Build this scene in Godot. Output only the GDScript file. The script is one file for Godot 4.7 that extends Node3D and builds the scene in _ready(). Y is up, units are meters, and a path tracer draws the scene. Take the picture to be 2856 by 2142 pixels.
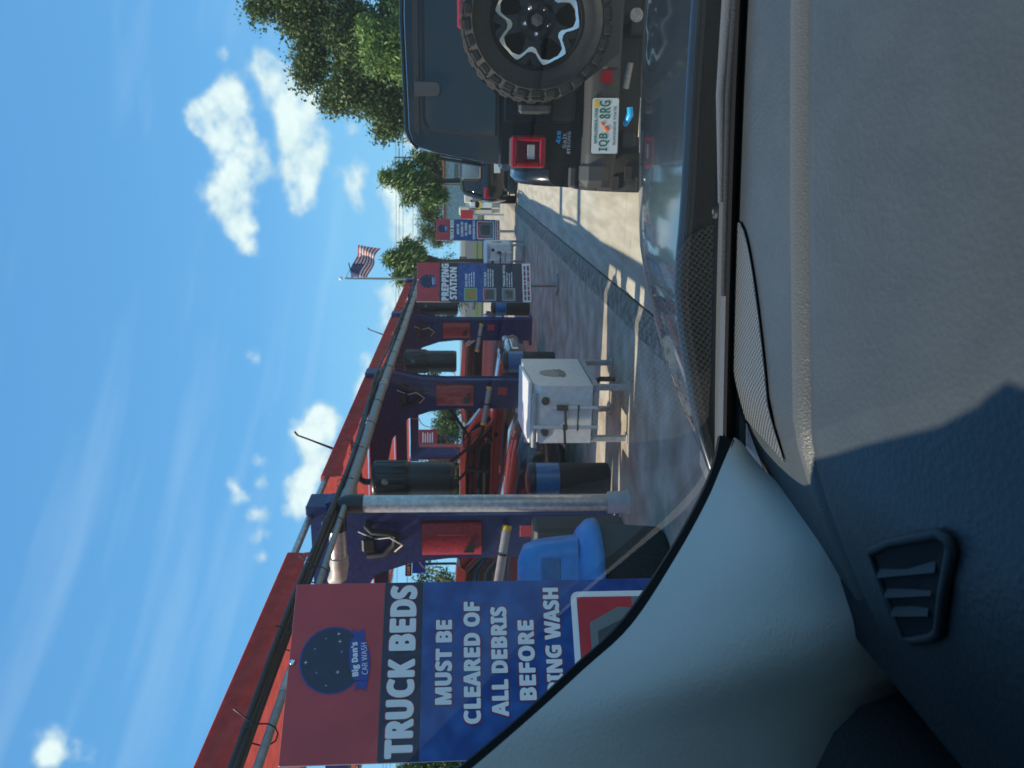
extends Node3D
# A car wash seen from the driver's seat; the photograph lies on its side, so the camera is rolled by a quarter turn.

const EYE := Vector3(0, 1.5, 0)
const YAW := 0.28580
const PITCH := 0.06700
const FPX := 2146.0
var M := {}
var rng := RandomNumberGenerator.new()
var taken := {}
var cam_r: Vector3
var cam_u: Vector3
var cam_f: Vector3

# ---------------------------------------------------------------- helpers: pixels to rays
func lens_axes() -> void:
	cam_f = Vector3(-sin(YAW) * cos(PITCH), -sin(PITCH), -cos(YAW) * cos(PITCH))
	cam_r = Vector3(cos(YAW), 0, -sin(YAW))
	cam_u = cam_r.cross(cam_f)

func dir_of(x: float, y: float) -> Vector3:   # x, y in the photograph as it lies, 2212 by 1659
	var u := (1659.0 - y) * 1.29114
	var v := x * 1.29114
	return cam_f + cam_r * ((u - 1071.0) / FPX) - cam_u * ((v - 1428.0) / FPX)

func at_y(x: float, y: float, height: float) -> Vector3:
	var d := dir_of(x, y)
	return EYE + d * ((height - EYE.y) / d.y)

func at_t(x: float, y: float, t: float) -> Vector3:
	return EYE + dir_of(x, y) * t

func at_z(x: float, y: float, z: float) -> Vector3:
	var d := dir_of(x, y)
	return EYE + d * (z / d.z)

# ---------------------------------------------------------------- helpers: things
func numbered(called: String) -> String:
	if not taken.has(called):
		taken[called] = 0
		return called
	taken[called] += 1
	return "%s_%03d" % [called, taken[called]]

func thing(called: String, label: String, category: String, at := Vector3.ZERO, turn := 0.0, group := "") -> Node3D:
	var o := Node3D.new()
	o.name = numbered(called)
	add_child(o)
	o.position = at
	o.rotation.y = turn
	tag(o, label, category, group)
	return o

func tag(o: Node, label: String, category: String, group := "") -> Node:
	o.set_meta("label", label)
	o.set_meta("category", category)
	if group != "":
		o.set_meta("group", group)
	return o

func copy(o: Node3D, at: Vector3, turn := 0.0, label := "") -> Node3D:
	var base := String(o.name)
	var c: Node3D = o.duplicate()
	c.name = numbered(base)
	add_child(c)
	c.position = at
	c.rotation.y = turn
	if label != "":
		c.set_meta("label", label)
	return c

func st() -> SurfaceTool:
	var s := SurfaceTool.new()
	s.begin(Mesh.PRIMITIVE_TRIANGLES)
	return s

func fin(s: SurfaceTool, called: String, m: Material, parent: Node = null, label := "") -> MeshInstance3D:
	s.generate_normals()
	var o := MeshInstance3D.new()
	o.mesh = s.commit()
	o.material_override = m
	return put(o, called, parent, label)

func put(o: MeshInstance3D, called: String, parent: Node = null, label := "") -> MeshInstance3D:
	if parent == null:
		o.name = numbered(called)
		add_child(o)
	else:
		o.name = called
		parent.add_child(o, true)
	if label != "":
		o.set_meta("label", label)
	return o

func struct(o: Node) -> Node:
	o.set_meta("kind", "structure")
	return o

# ---------------------------------------------------------------- helpers: shapes
func tri(s: SurfaceTool, a: Vector3, b: Vector3, c: Vector3, mid: Vector3) -> void:
	var n := (a - c).cross(a - b)
	if n.dot((a + b + c) / 3.0 - mid) < 0.0:
		s.add_vertex(a); s.add_vertex(c); s.add_vertex(b)
	else:
		s.add_vertex(a); s.add_vertex(b); s.add_vertex(c)

func quad(s: SurfaceTool, a: Vector3, b: Vector3, c: Vector3, d: Vector3, mid: Vector3) -> void:
	tri(s, a, b, c, mid)
	tri(s, a, c, d, mid)

func box(s: SurfaceTool, c: Vector3, size: Vector3, bev := 0.006, bs := Basis()) -> void:
	s.set_smooth_group(-1)
	var h := size * 0.5
	var b := minf(bev, minf(h.x, minf(h.y, h.z)) * 0.9)
	var p := {}
	for sx in [-1, 1]:
		for sy in [-1, 1]:
			for sz in [-1, 1]:
				p[[sx, sy, sz, 0]] = c + bs * Vector3(sx * h.x, sy * (h.y - b), sz * (h.z - b))
				p[[sx, sy, sz, 1]] = c + bs * Vector3(sx * (h.x - b), sy * h.y, sz * (h.z - b))
				p[[sx, sy, sz, 2]] = c + bs * Vector3(sx * (h.x - b), sy * (h.y - b), sz * h.z)
				tri(s, p[[sx, sy, sz, 0]], p[[sx, sy, sz, 1]], p[[sx, sy, sz, 2]], c)
	for k in [-1, 1]:
		quad(s, p[[k, -1, -1, 0]], p[[k, 1, -1, 0]], p[[k, 1, 1, 0]], p[[k, -1, 1, 0]], c)
		quad(s, p[[-1, k, -1, 1]], p[[1, k, -1, 1]], p[[1, k, 1, 1]], p[[-1, k, 1, 1]], c)
		quad(s, p[[-1, -1, k, 2]], p[[1, -1, k, 2]], p[[1, 1, k, 2]], p[[-1, 1, k, 2]], c)
		for l in [-1, 1]:
			quad(s, p[[k, l, -1, 0]], p[[k, l, 1, 0]], p[[k, l, 1, 1]], p[[k, l, -1, 1]], c)
			quad(s, p[[k, -1, l, 0]], p[[k, 1, l, 0]], p[[k, 1, l, 2]], p[[k, -1, l, 2]], c)
			quad(s, p[[-1, k, l, 1]], p[[1, k, l, 1]], p[[1, k, l, 2]], p[[-1, k, l, 2]], c)

func rings(s: SurfaceTool, rows: Array, closed := true, caps := true, smooth := true) -> void:
	# rows of points with equal counts, joined by quads
	var n: int = rows[0].size()
	var mid := Vector3.ZERO
	for r in rows:
		for q in r:
			mid += q
	mid /= float(rows.size() * n)
	s.set_smooth_group(0 if smooth else -1)
	for i in rows.size() - 1:
		var ca := Vector3.ZERO
		for q in rows[i]:
			ca += q
		for q in rows[i + 1]:
			ca += q
		ca /= 2.0 * n
		for k in (n if closed else n - 1):
			var l := (k + 1) % n
			quad(s, rows[i][k], rows[i][l], rows[i + 1][l], rows[i + 1][k], ca)
	if caps and closed:
		s.set_smooth_group(-1)
		for e in [0, rows.size() - 1]:
			var c := Vector3.ZERO
			for q in rows[e]:
				c += q
			c /= float(n)
			for k in n:
				tri(s, c, rows[e][k], rows[e][(k + 1) % n], mid)

func sheet(s: SurfaceTool, rows: Array, up := Vector3.UP, uv_scale := 0.0) -> void:
	# an open grid of points, front faces towards up
	s.set_smooth_group(0)
	for i in rows.size() - 1:
		for k in rows[i].size() - 1:
			for t in [[[i, k], [i + 1, k], [i + 1, k + 1]], [[i, k], [i + 1, k + 1], [i, k + 1]]]:
				var q := []
				for w in t:
					q.append(rows[w[0]][w[1]])
				var nn: Vector3 = (q[0] - q[2]).cross(q[0] - q[1])
				var order := [0, 1, 2] if nn.dot(up) >= 0.0 else [0, 2, 1]
				for w in order:
					if uv_scale > 0.0:
						s.set_uv(Vector2(q[w].x, q[w].z) / uv_scale)
					s.add_vertex(q[w])

func slab_of(s: SurfaceTool, rows: Array, thick: Vector3) -> void:
	# a sheet with thickness: top, underside and rim
	var low := []
	for r in rows:
		var a := []
		for q in r:
			a.append(q + thick)
		low.append(a)
	sheet(s, rows, -thick)
	sheet(s, low, thick)
	s.set_smooth_group(-1)
	var n: int = rows.size() - 1
	var m: int = rows[0].size() - 1
	var mid: Vector3 = (rows[0][0] + rows[n][m] + rows[0][m] + rows[n][0]) * 0.25
	for i in n:
		quad(s, rows[i][0], rows[i + 1][0], low[i + 1][0], low[i][0], mid)
		quad(s, rows[i][m], rows[i + 1][m], low[i + 1][m], low[i][m], mid)
	for k in m:
		quad(s, rows[0][k], rows[0][k + 1], low[0][k + 1], low[0][k], mid)
		quad(s, rows[n][k], rows[n][k + 1], low[n][k + 1], low[n][k], mid)

func ring_at(c: Vector3, ax: Vector3, ay: Vector3, r: float, n: int) -> Array:
	var a := []
	for k in n:
		var w := TAU * k / n
		a.append(c + ax * (cos(w) * r) + ay * (sin(w) * r))
	return a

func tube(s: SurfaceTool, pts: Array, r, n := 10, caps := true) -> void:
	var rows := []
	var side := Vector3.ZERO
	for i in pts.size():
		var d: Vector3 = (pts[mini(i + 1, pts.size() - 1)] - pts[maxi(i - 1, 0)]).normalized()
		if side == Vector3.ZERO:
			side = d.cross(Vector3.UP if absf(d.y) < 0.9 else Vector3.RIGHT).normalized()
		side = (side - d * side.dot(d)).normalized()
		rows.append(ring_at(pts[i], side, d.cross(side), r[i] if r is Array else r, n))
	rings(s, rows, true, caps)

func lathe(s: SurfaceTool, prof: Array, n := 24, xf := Transform3D(), caps := true, smooth := true) -> void:
	# prof: Vector2(radius, along the axis y)
	var rows := []
	for p in prof:
		rows.append(ring_at(xf * Vector3(0, p.y, 0), xf.basis.x, xf.basis.z, maxf(p.x, 0.0005), n))
	rings(s, rows, true, caps, smooth)

func extrude(s: SurfaceTool, poly: PackedVector2Array, depth: float, xf := Transform3D()) -> void:
	# poly in the plane xy, depth along z, both ways from the plane
	s.set_smooth_group(-1)
	var idx := Geometry2D.triangulate_polygon(poly)
	var mid := Vector2.ZERO
	for p in poly:
		mid += p
	mid /= float(poly.size())
	var h := depth * 0.5
	for e in [-1.0, 1.0]:
		for i in range(0, idx.size(), 3):
			var a := []
			for w in 3:
				var p := poly[idx[i + w]]
				a.append(xf * Vector3(p.x, p.y, e * h))
			tri(s, a[0], a[1], a[2], xf * Vector3(poly[idx[i]].x, poly[idx[i]].y, 0))
	var turn := 1.0 if Geometry2D.is_polygon_clockwise(poly) else -1.0
	for i in poly.size():
		var p := poly[i]
		var q := poly[(i + 1) % poly.size()]
		var out := Vector2(q.y - p.y, p.x - q.x) * turn
		var inner := (p + q) * 0.5 + out
		quad(s, xf * Vector3(p.x, p.y, -h), xf * Vector3(q.x, q.y, -h), xf * Vector3(q.x, q.y, h), xf * Vector3(p.x, p.y, h), xf * Vector3(inner.x, inner.y, 0))

func poly(a: Array) -> PackedVector2Array:
	var p := PackedVector2Array()
	for i in range(0, a.size(), 2):
		p.append(Vector2(a[i], a[i + 1]))
	return p

func round_rect(w: float, h: float, r: float, c := Vector2.ZERO, n := 5) -> PackedVector2Array:
	var p := PackedVector2Array()
	for k in 4:
		var o := Vector2([w, -w, -w, w][k] * 0.5 - [r, -r, -r, r][k], [h, h, -h, -h][k] * 0.5 - [r, r, -r, -r][k])
		for i in n:
			var a := PI * 0.5 * (k + float(i) / (n - 1))
			p.append(c + o + Vector2(cos(a), sin(a)) * r)
	return p

func face(z: Vector3, up := Vector3.UP) -> Basis:
	var x := up.cross(z).normalized()
	return Basis(x, z.cross(x).normalized(), z.normalized())

var fonts := {}
func words(text: String, w: float, h: float, at: Vector3, m: Material, parent: Node, bold := 0.7, called := "lettering", turn := Basis(), serif := false) -> MeshInstance3D:
	# bold thickens the strokes: shifted copies of the letters, each a hair above the last
	var key := "%s%s" % [bold >= 0.0, serif]
	if not fonts.has(key):
		var f := SystemFont.new()
		f.font_names = PackedStringArray(["Droid Serif" if serif else "Droid Sans"])
		f.font_weight = 700 if bold >= 0.0 else 400
		fonts[key] = f
	var t := TextMesh.new()
	t.text = text
	t.font = fonts[key]
	t.font_size = 64
	t.pixel_size = 0.01
	t.depth = 0.02
	t.curve_step = 3.0
	var box_ := t.get_aabb()
	var e := maxf(bold, 0.0) * 0.035 * h
	var k := Vector3((w - 2.0 * e) / maxf(box_.size.x, 0.01), (h - 2.0 * e) / maxf(box_.size.y, 0.01), 0.05)
	var s := SurfaceTool.new()
	s.begin(Mesh.PRIMITIVE_TRIANGLES)
	for q in (1 if e == 0.0 else 8):
		var o := Vector3(cos(TAU * q / 8.0), sin(TAU * q / 8.0), 0) * e + Vector3(0, 0, 0.00008 * q)
		s.append_from(t, 0, Transform3D(turn * Basis.from_scale(k), at + turn * o - turn * (box_.get_center() * k)))
	var mi := MeshInstance3D.new()
	mi.mesh = s.commit()
	mi.material_override = m
	return put(mi, called, parent)

# ---------------------------------------------------------------- helpers: materials
func grain(freq: float, a: Color, b: Color, sd := 1, size := 512, octaves := 4, mid := -1.0) -> NoiseTexture2D:
	var n := FastNoiseLite.new()
	n.seed = sd
	n.frequency = freq
	n.fractal_octaves = octaves
	var g := Gradient.new()
	g.set_color(0, a)
	g.set_color(1, b)
	if mid > 0.0:
		g.set_offset(0, mid - 0.18)
		g.set_offset(1, mid + 0.18)
	var t := NoiseTexture2D.new()
	t.width = size
	t.height = size
	t.seamless = true
	t.noise = n
	t.color_ramp = g
	return t

func bumps(freq: float, strength: float, sd := 3, size := 512, cells := false) -> NoiseTexture2D:
	var n := FastNoiseLite.new()
	n.seed = sd
	n.frequency = freq
	if cells:
		n.noise_type = FastNoiseLite.TYPE_CELLULAR
	var t := NoiseTexture2D.new()
	t.width = size
	t.height = size
	t.seamless = true
	t.as_normal_map = true
	t.bump_strength = strength
	t.noise = n
	return t

func lin(r: float, g: float, b: float) -> Color:   # real-world base colour
	return Color(r, g, b).linear_to_srgb()

func mat(called: String, c: Color, rough := 0.6, metal := 0.0, o := {}) -> StandardMaterial3D:
	var m := StandardMaterial3D.new()
	m.resource_name = called
	m.albedo_color = c
	m.roughness = rough
	m.metallic = metal
	if o.has("tex"):
		m.albedo_texture = o.tex
	if o.has("normal"):
		m.normal_enabled = true
		m.normal_texture = o.normal
		m.normal_scale = o.get("bump", 1.0)
	if o.has("tri"):
		m.uv1_triplanar = true
		m.uv1_world_triplanar = o.get("world", false)
		m.uv1_scale = Vector3.ONE * o.tri
	if o.has("coat"):
		m.clearcoat_enabled = true
		m.clearcoat = o.coat
		m.clearcoat_roughness = o.get("coat_rough", 0.03)
	if o.has("back"):
		m.backlight_enabled = true
		m.backlight = o.back
	if o.has("alpha"):
		m.transparency = BaseMaterial3D.TRANSPARENCY_ALPHA
		m.albedo_color.a = o.alpha
	if o.has("vertex"):
		m.vertex_color_use_as_albedo = true
	M[called] = m
	return m

func _ready() -> void:
	rng.seed = 7
	lens_axes()
	# camera: the photograph lies on its side, world up points to the left of the picture
	var cam := Camera3D.new()
	cam.name = "camera"
	add_child(cam)
	cam.transform = Transform3D(Basis(-cam_u, cam_r, -cam_f), EYE)
	cam.near = 0.05
	cam.far = 900.0
	cam.fov = 53.05
	var look := CameraAttributesPhysical.new()
	look.frustum_focal_length = 24.04
	look.frustum_near = 0.05
	look.frustum_far = 900.0
	look.frustum_focus_distance = 1.9
	look.exposure_aperture = 7.5
	cam.attributes = look
	cam.current = true
	# sky
	var env := Environment.new()
	env.background_mode = Environment.BG_SKY
	env.sky = Sky.new()
	env.sky.sky_material = make_sky()
	env.tonemap_mode = Environment.TONE_MAPPER_LINEAR
	env.tonemap_exposure = 1.2
	env.sdfgi_enabled = true
	env.ssao_enabled = true
	env.ssil_enabled = true
	env.background_energy_multiplier = 1.0
	var we := WorldEnvironment.new()
	we.name = "environment"
	we.environment = env
	add_child(we)
	# sun, high over the canopy side of the lane
	var sun := DirectionalLight3D.new()
	sun.name = "sun"
	sun.light_energy = 1.5
	sun.light_color = Color(1.0, 0.96, 0.88)
	sun.light_angular_distance = 0.5
	sun.shadow_enabled = true
	add_child(sun)
	sun.look_at_from_position(Vector3(-2.2, 2.85, 0.38), Vector3.ZERO, Vector3.UP)
	materials()
	print("setting")
	grounds()
	background()
	canopy()
	print("equipment")
	signs()
	equipment()
	print("vehicles")
	parked_cars()
	offroader()
	own_car()
	print("built")

func make_sky() -> PanoramaSkyMaterial:
	var w := 3072
	var h := 1536
	var dens := PackedFloat32Array()
	dens.resize(w * h)
	# cumulus: x, y in the photograph, radius in its pixels, strength; made into directions
	var puffs := [[425, 262, 34, 1.0], [455, 250, 42, 1.1], [495, 205, 34, 1.0], [490, 265, 58, 1.2], [520, 320, 52, 1.1], [530, 375, 46, 1.1], [480, 425, 38, 1.0], [505, 450, 48, 1.1], [515, 505, 36, 0.9], [535, 540, 22, 0.8], [555, 360, 34, 0.8],
		[565, 140, 32, 1.0], [600, 165, 42, 1.1], [630, 215, 48, 1.2], [655, 265, 50, 1.2], [630, 310, 42, 1.0], [660, 355, 44, 1.1], [635, 390, 38, 1.0], [650, 430, 34, 0.9], [640, 460, 22, 0.8], [670, 310, 40, 0.9],
		[760, 375, 30, 1.0], [765, 410, 26, 0.9], [755, 280, 24, 0.8], [770, 330, 20, 0.6], [770, 440, 18, 0.7],
		[850, 400, 34, 0.8], [870, 470, 40, 0.9], [880, 540, 50, 1.0], [860, 620, 40, 0.9], [880, 700, 60, 1.0], [895, 330, 40, 0.8], [800, 820, 30, 0.9], [780, 850, 24, 0.8],
		[690, 890, 28, 0.9], [665, 935, 44, 1.2], [690, 960, 40, 1.1], [680, 1005, 34, 1.0], [655, 1050, 36, 1.1], [650, 1095, 30, 1.0], [700, 920, 30, 0.9],
		[500, 1045, 18, 0.8], [515, 1075, 20, 0.8], [555, 1000, 16, 0.7], [562, 1040, 18, 0.8], [555, 1115, 20, 0.9], [560, 1160, 22, 0.9], [565, 1205, 16, 0.8], [110, 1615, 32, 0.8], [100, 1640, 24, 0.8], [185, 1630, 26, 0.7],
		[545, 775, 20, 0.6], [475, 115, 16, 0.5], [790, 780, 18, 0.6], [715, 780, 14, 0.5]]
	var blobs := []
	for p in puffs:
		var d := dir_of(p[0], p[1]).normalized()
		blobs.append([atan2(d.x, -d.z), asin(d.y), p[2] / 1662.0, p[3]])
	var r2 := RandomNumberGenerator.new()
	r2.seed = 41
	for k in 46:   # the same kind of cloud all round, outside the frame as well
		var az := r2.randf_range(0.45, TAU - 1.15)
		var el := r2.randf_range(0.06, 0.85)
		for q in r2.randi_range(3, 8):
			blobs.append([az + r2.randf_range(-0.09, 0.09), el + r2.randf_range(-0.025, 0.03), r2.randf_range(0.015, 0.034), r2.randf_range(0.7, 1.2)])
	for b in blobs:
		var rad: float = b[2] * 1.5
		var cx: float = fposmod(b[0], TAU) / TAU * w
		var cy: float = (PI * 0.5 - b[1]) / PI * h
		var sx: float = rad / cos(b[1]) / TAU * w
		var sy: float = rad / PI * h
		for j in range(int(cy - sy), int(cy + sy) + 1):
			if j < 0 or j >= h / 2:
				continue
			for i in range(int(cx - sx), int(cx + sx) + 1):
				var q := Vector2((i - cx) / sx, (j - cy) / sy).length_squared()
				if q < 1.0:
					dens[j * w + posmod(i, w)] += b[3] * pow(1.0 - q, 2.0)
	var n1 := FastNoiseLite.new()
	n1.seed = 5
	n1.frequency = 14.0
	n1.fractal_octaves = 6
	n1.fractal_gain = 0.66
	var n2 := FastNoiseLite.new()
	n2.seed = 9
	n2.frequency = 1.0
	n2.fractal_octaves = 4
	var low := Vector3(0.27, 0.60, 0.83)
	var midc := Vector3(0.145, 0.44, 0.80)
	var top := Vector3(0.080, 0.262, 0.575)
	var data := PackedFloat32Array()
	data.resize(w * h * 3)
	for j in h:
		var el := PI * 0.5 - PI * (j + 0.5) / h
		var base: Vector3
		if el > 0.0:
			var s1 := clampf(el / 0.26, 0.0, 1.0)
			var s2 := clampf((el - 0.16) / 0.62, 0.0, 1.0)
			base = low.lerp(midc, pow(s1, 0.8)).lerp(top, pow(s2, 0.75))
		else:
			base = Vector3(0.20, 0.23, 0.22)
		var ce := cos(el)
		var se := sin(el)
		for i in w:
			var c := base
			if el > 0.0:
				var az := TAU * (i + 0.5) / w
				var p := Vector3(sin(az) * ce, se, -cos(az) * ce)
				var o := (j * w + i) 
				if el < 0.95:
					# thin high streaks
					var f := n2.get_noise_3d(p.x * 2.2 + p.z * 1.4, p.y * 16.0 + p.x * 3.0, p.z * 2.0)
					var vv := clampf(f * 1.6 - 0.12, 0.0, 1.0) * 0.14 * clampf((0.95 - el) * 3.0, 0.0, 1.0)
					c = c.lerp(Vector3(0.62, 0.80, 0.90), vv)
				if dens[o] > 0.02:
					var f1 := n1.get_noise_3d(p.x * 1.0, p.y * 1.25, p.z * 1.0)
					var k := minf(dens[o], 1.1) * 1.15 + f1 * 1.25 - 0.34
					var a := pow(smoothstep(-0.12, 1.15, k), 0.9)
					if a > 0.0:
						var deep := clampf(k * 0.75 + n1.get_noise_3d(p.x * 0.8 + 3.0, p.y * 0.8 - 0.05, p.z * 0.8) * 0.55, 0.0, 1.0)
						var lit := Vector3(0.46, 0.64, 0.71).lerp(Vector3(0.76, 0.90, 0.88), deep)
						c = c.lerp(lit, a * 0.96)
			var q := (j * w + i) * 3
			data[q] = c.x
			data[q + 1] = c.y
			data[q + 2] = c.z
	var im := Image.create_from_data(w, h, false, Image.FORMAT_RGBF, data.to_byte_array())
	var m := PanoramaSkyMaterial.new()
	m.panorama = ImageTexture.create_from_image(im)
	return m

func materials() -> void:
	var leather := bumps(0.09, 6.0, 3, 512, true)
	var fine := bumps(0.12, 4.0, 4)
	var wave := bumps(0.012, 5.0, 6)
	var dust := grain(0.02, Color(0.82, 0.82, 0.82), Color(1, 1, 1), 2)
	var wear := grain(0.022, Color(0.62, 0.62, 0.63), Color(1, 1, 1), 14, 512, 6)
	var specks := grain(0.11, Color(0.86, 0.86, 0.86), Color(1.0, 1.0, 1.0), 12, 512, 2)
	# ground
	mat("lane_concrete", lin(0.53, 0.495, 0.395), 0.9, 0.0, {"tex": grain(0.006, Color(0.80, 0.79, 0.76), Color(1, 1, 1), 21, 1024, 5), "tri": 0.31, "world": true})
	M.lane_concrete.uv1_scale = Vector3(0.85, 0.85, 0.13)
	mat("island_concrete", lin(0.50, 0.455, 0.365), 0.85, 0.0, {"tex": grain(0.007, Color(0.70, 0.66, 0.61), Color(1, 1, 1), 22, 1024, 5), "tri": 0.30, "world": true})
	mat("kerb_concrete", lin(0.40, 0.37, 0.30), 0.85, 0.0, {"tex": grain(0.02, Color(0.45, 0.44, 0.42), Color(1, 1, 1), 23, 512, 5), "tri": 0.6, "world": true})
	mat("asphalt", lin(0.075, 0.075, 0.072), 0.95, 0.0, {"tex": grain(0.05, Color(0.7, 0.7, 0.7), Color(1, 1, 1), 24), "tri": 0.5, "world": true})
	mat("grass", lin(0.07, 0.11, 0.03), 0.95, 0.0, {"tex": grain(0.05, Color(0.6, 0.6, 0.5), Color(1, 1, 1), 25), "tri": 0.4, "world": true})
	# canopy and equipment
	mat("red_fabric", lin(0.66, 0.125, 0.105), 0.85, 0.0, {"tex": dust, "normal": wave, "bump": 0.6, "tri": 0.7, "back": Color(1.0, 0.92, 0.90)})
	mat("blue_steel", lin(0.014, 0.034, 0.185), 0.42, 0.0, {"tex": wear, "normal": fine, "bump": 0.12, "tri": 1.1})
	mat("red_steel", lin(0.46, 0.014, 0.020), 0.36, 0.0, {"tex": wear, "tri": 1.7})
	mat("black_plastic", lin(0.012, 0.014, 0.015), 0.35, 0.0, {"tex": specks, "tri": 1.5})
	mat("black_rubber", lin(0.020, 0.020, 0.021), 0.7, 0.0, {"tex": wear, "tri": 2.0})
	mat("cable", lin(0.012, 0.013, 0.014), 0.5)
	mat("aluminium", lin(0.70, 0.70, 0.67), 0.32, 0.55, {"tex": grain(0.02, Color(0.75, 0.75, 0.75), Color(1, 1, 1), 31), "normal": fine, "bump": 0.12, "tri": 1.4})
	mat("galvanised", lin(0.42, 0.42, 0.40), 0.5, 0.55, {"tex": grain(0.04, Color(0.72, 0.72, 0.72), Color(1, 1, 1), 32), "tri": 1.5})
	mat("grey_pvc", lin(0.36, 0.36, 0.33), 0.55, 0.0, {"tex": dust, "tri": 1.2})
	mat("cream_pvc", lin(0.55, 0.53, 0.47), 0.5, 0.0, {"tex": dust, "tri": 1.2})
	mat("white_steel", lin(0.82, 0.83, 0.79), 0.42, 0.0, {"tex": grain(0.03, Color(0.90, 0.90, 0.89), Color(1, 1, 1), 33), "tri": 0.9})
	mat("frame_grey", lin(0.46, 0.48, 0.46), 0.5, 0.0, {"tex": dust, "tri": 1.0})
	mat("bin_blue", lin(0.012, 0.17, 0.42), 0.4, 0.0, {"tex": dust, "tri": 1.0, "coat": 0.3})
	mat("hood_blue", lin(0.018, 0.28, 0.70), 0.34, 0.0, {"tex": dust, "tri": 1.0})
	mat("pebble_grey", lin(0.075, 0.08, 0.072), 0.9, 0.0, {"tex": grain(0.09, Color(0.45, 0.45, 0.45), Color(1, 1, 1), 34, 512, 2), "normal": bumps(0.1, 8.0, 35, 512, true), "tri": 1.8})
	mat("yellow", lin(0.72, 0.50, 0.02), 0.45)
	mat("orange", lin(0.62, 0.20, 0.06), 0.6)
	mat("clear_grey", lin(0.45, 0.46, 0.44), 0.3, 0.1, {"tex": dust, "tri": 2.0})
	# prints
	mat("print_red", lin(0.56, 0.050, 0.062), 0.34, 0.0, {"tex": grain(0.008, Color(0.90, 0.90, 0.90), Color(1, 1, 1), 37), "tri": 1.1})
	mat("print_navy", lin(0.012, 0.028, 0.075), 0.36, 0.0, {"tex": dust, "tri": 1.1})
	mat("print_blue", lin(0.022, 0.115, 0.36), 0.36, 0.0, {"tex": grain(0.010, Color(0.55, 0.62, 0.75), Color(1, 1, 1), 36, 512, 2), "tri": 1.6})
	mat("print_white", lin(0.80, 0.82, 0.80), 0.4)
	mat("print_grey", lin(0.16, 0.19, 0.19), 0.4)
	mat("print_dark", lin(0.055, 0.075, 0.075), 0.4)
	mat("print_green", lin(0.16, 0.34, 0.05), 0.4)
	mat("print_crimson", lin(0.30, 0.02, 0.03), 0.4)
	mat("ribbon_blue", lin(0.020, 0.055, 0.30), 0.4)
	mat("sign_metal", lin(0.35, 0.36, 0.36), 0.5, 0.4)
	# vehicles
	mat("navy_paint", lin(0.005, 0.008, 0.012), 0.22, 0.0, {"coat": 1.0})
	mat("black_paint", lin(0.006, 0.006, 0.007), 0.2, 0.0, {"coat": 1.0})
	mat("maroon_paint", lin(0.020, 0.008, 0.009), 0.22, 0.0, {"coat": 1.0})
	mat("silver_paint", lin(0.38, 0.39, 0.40), 0.25, 0.5, {"coat": 0.8})
	mat("dark_glass", lin(0.010, 0.014, 0.016), 0.04, 0.0)
	mat("grey_glass", lin(0.03, 0.045, 0.05), 0.05, 0.0)
	mat("trim_black", lin(0.015, 0.016, 0.017), 0.6, 0.0, {"normal": fine, "bump": 0.4, "tri": 3.0})
	mat("bumper_grey", lin(0.045, 0.047, 0.048), 0.62, 0.0, {"normal": fine, "bump": 0.5, "tri": 3.0})
	mat("tyre", lin(0.020, 0.020, 0.020), 0.8, 0.0, {"tex": grain(0.02, Color(0.6, 0.58, 0.52), Color(1, 1, 1), 40), "tri": 2.0})
	mat("rim_black", lin(0.012, 0.013, 0.014), 0.35)
	mat("rim_silver", lin(0.78, 0.78, 0.76), 0.28, 0.9)
	mat("chrome", lin(0.75, 0.76, 0.77), 0.1, 1.0)
	for g in ["navy_paint", "black_paint"]:
		M[g].metallic_specular = 0.36
	M.navy_paint.clearcoat = 0.45
	mat("tail_red", lin(0.26, 0.008, 0.018), 0.12, 0.0, {"coat": 1.0})
	mat("tail_dark", lin(0.10, 0.006, 0.014), 0.15, 0.0, {"coat": 1.0})
	mat("tail_clear", lin(0.42, 0.44, 0.44), 0.15, 0.2)
	mat("plate_white", lin(0.60, 0.66, 0.65), 0.4)
	mat("plate_green", lin(0.02, 0.13, 0.08), 0.5)
	mat("plate_orange", lin(0.75, 0.16, 0.02), 0.5)
	mat("hook_blue", lin(0.0, 0.36, 0.70), 0.35)
	# the car that we sit in
	mat("dash_vinyl", lin(0.142, 0.168, 0.180), 0.44, 0.0, {"tex": lint_texture(), "normal": leather, "bump": 0.22, "tri": 3.0, "world": true})
	mat("dash_edge", lin(0.085, 0.09, 0.086), 0.42, 0.0, {"normal": leather, "bump": 0.55, "tri": 7.0, "world": true})
	mat("pillar_trim", lin(0.72, 0.69, 0.61), 0.75, 0.0, {"normal": fine, "bump": 0.25, "tri": 3.0, "world": true})
	mat("interior_black", lin(0.020, 0.021, 0.022), 0.7, 0.0, {"normal": leather, "bump": 0.3, "tri": 4.0})
	mat("vent_plastic", lin(0.030, 0.032, 0.033), 0.6)
	mat("headliner", lin(0.50, 0.52, 0.51), 0.9)
	mat("frit", lin(0.004, 0.004, 0.005), 0.85)
	mat("grille_plate", lin(1, 1, 1), 0.5, 0.0, {"tex": grille_texture()})
	mat("cowl", lin(0.085, 0.092, 0.096), 0.55, 0.0, {"normal": fine, "bump": 0.4, "tri": 4.0})
	mat("hood_paint", lin(0.008, 0.010, 0.011), 0.25, 0.0, {"coat": 1.0, "tex": grain(0.03, Color(0.7, 0.7, 0.7), Color(1, 1, 1), 52), "normal": bumps(0.006, 4.0, 53), "bump": 0.22, "tri": 1.2, "world": true})
	M.hood_paint.clearcoat = 0.75
	M.hood_paint.clearcoat_roughness = 0.05
	mat("windscreen", lin(0.55, 0.72, 0.70), 0.0, 0.0, {"alpha": 0.03, "back": Color(0.105, 0.111, 0.110)})
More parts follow.
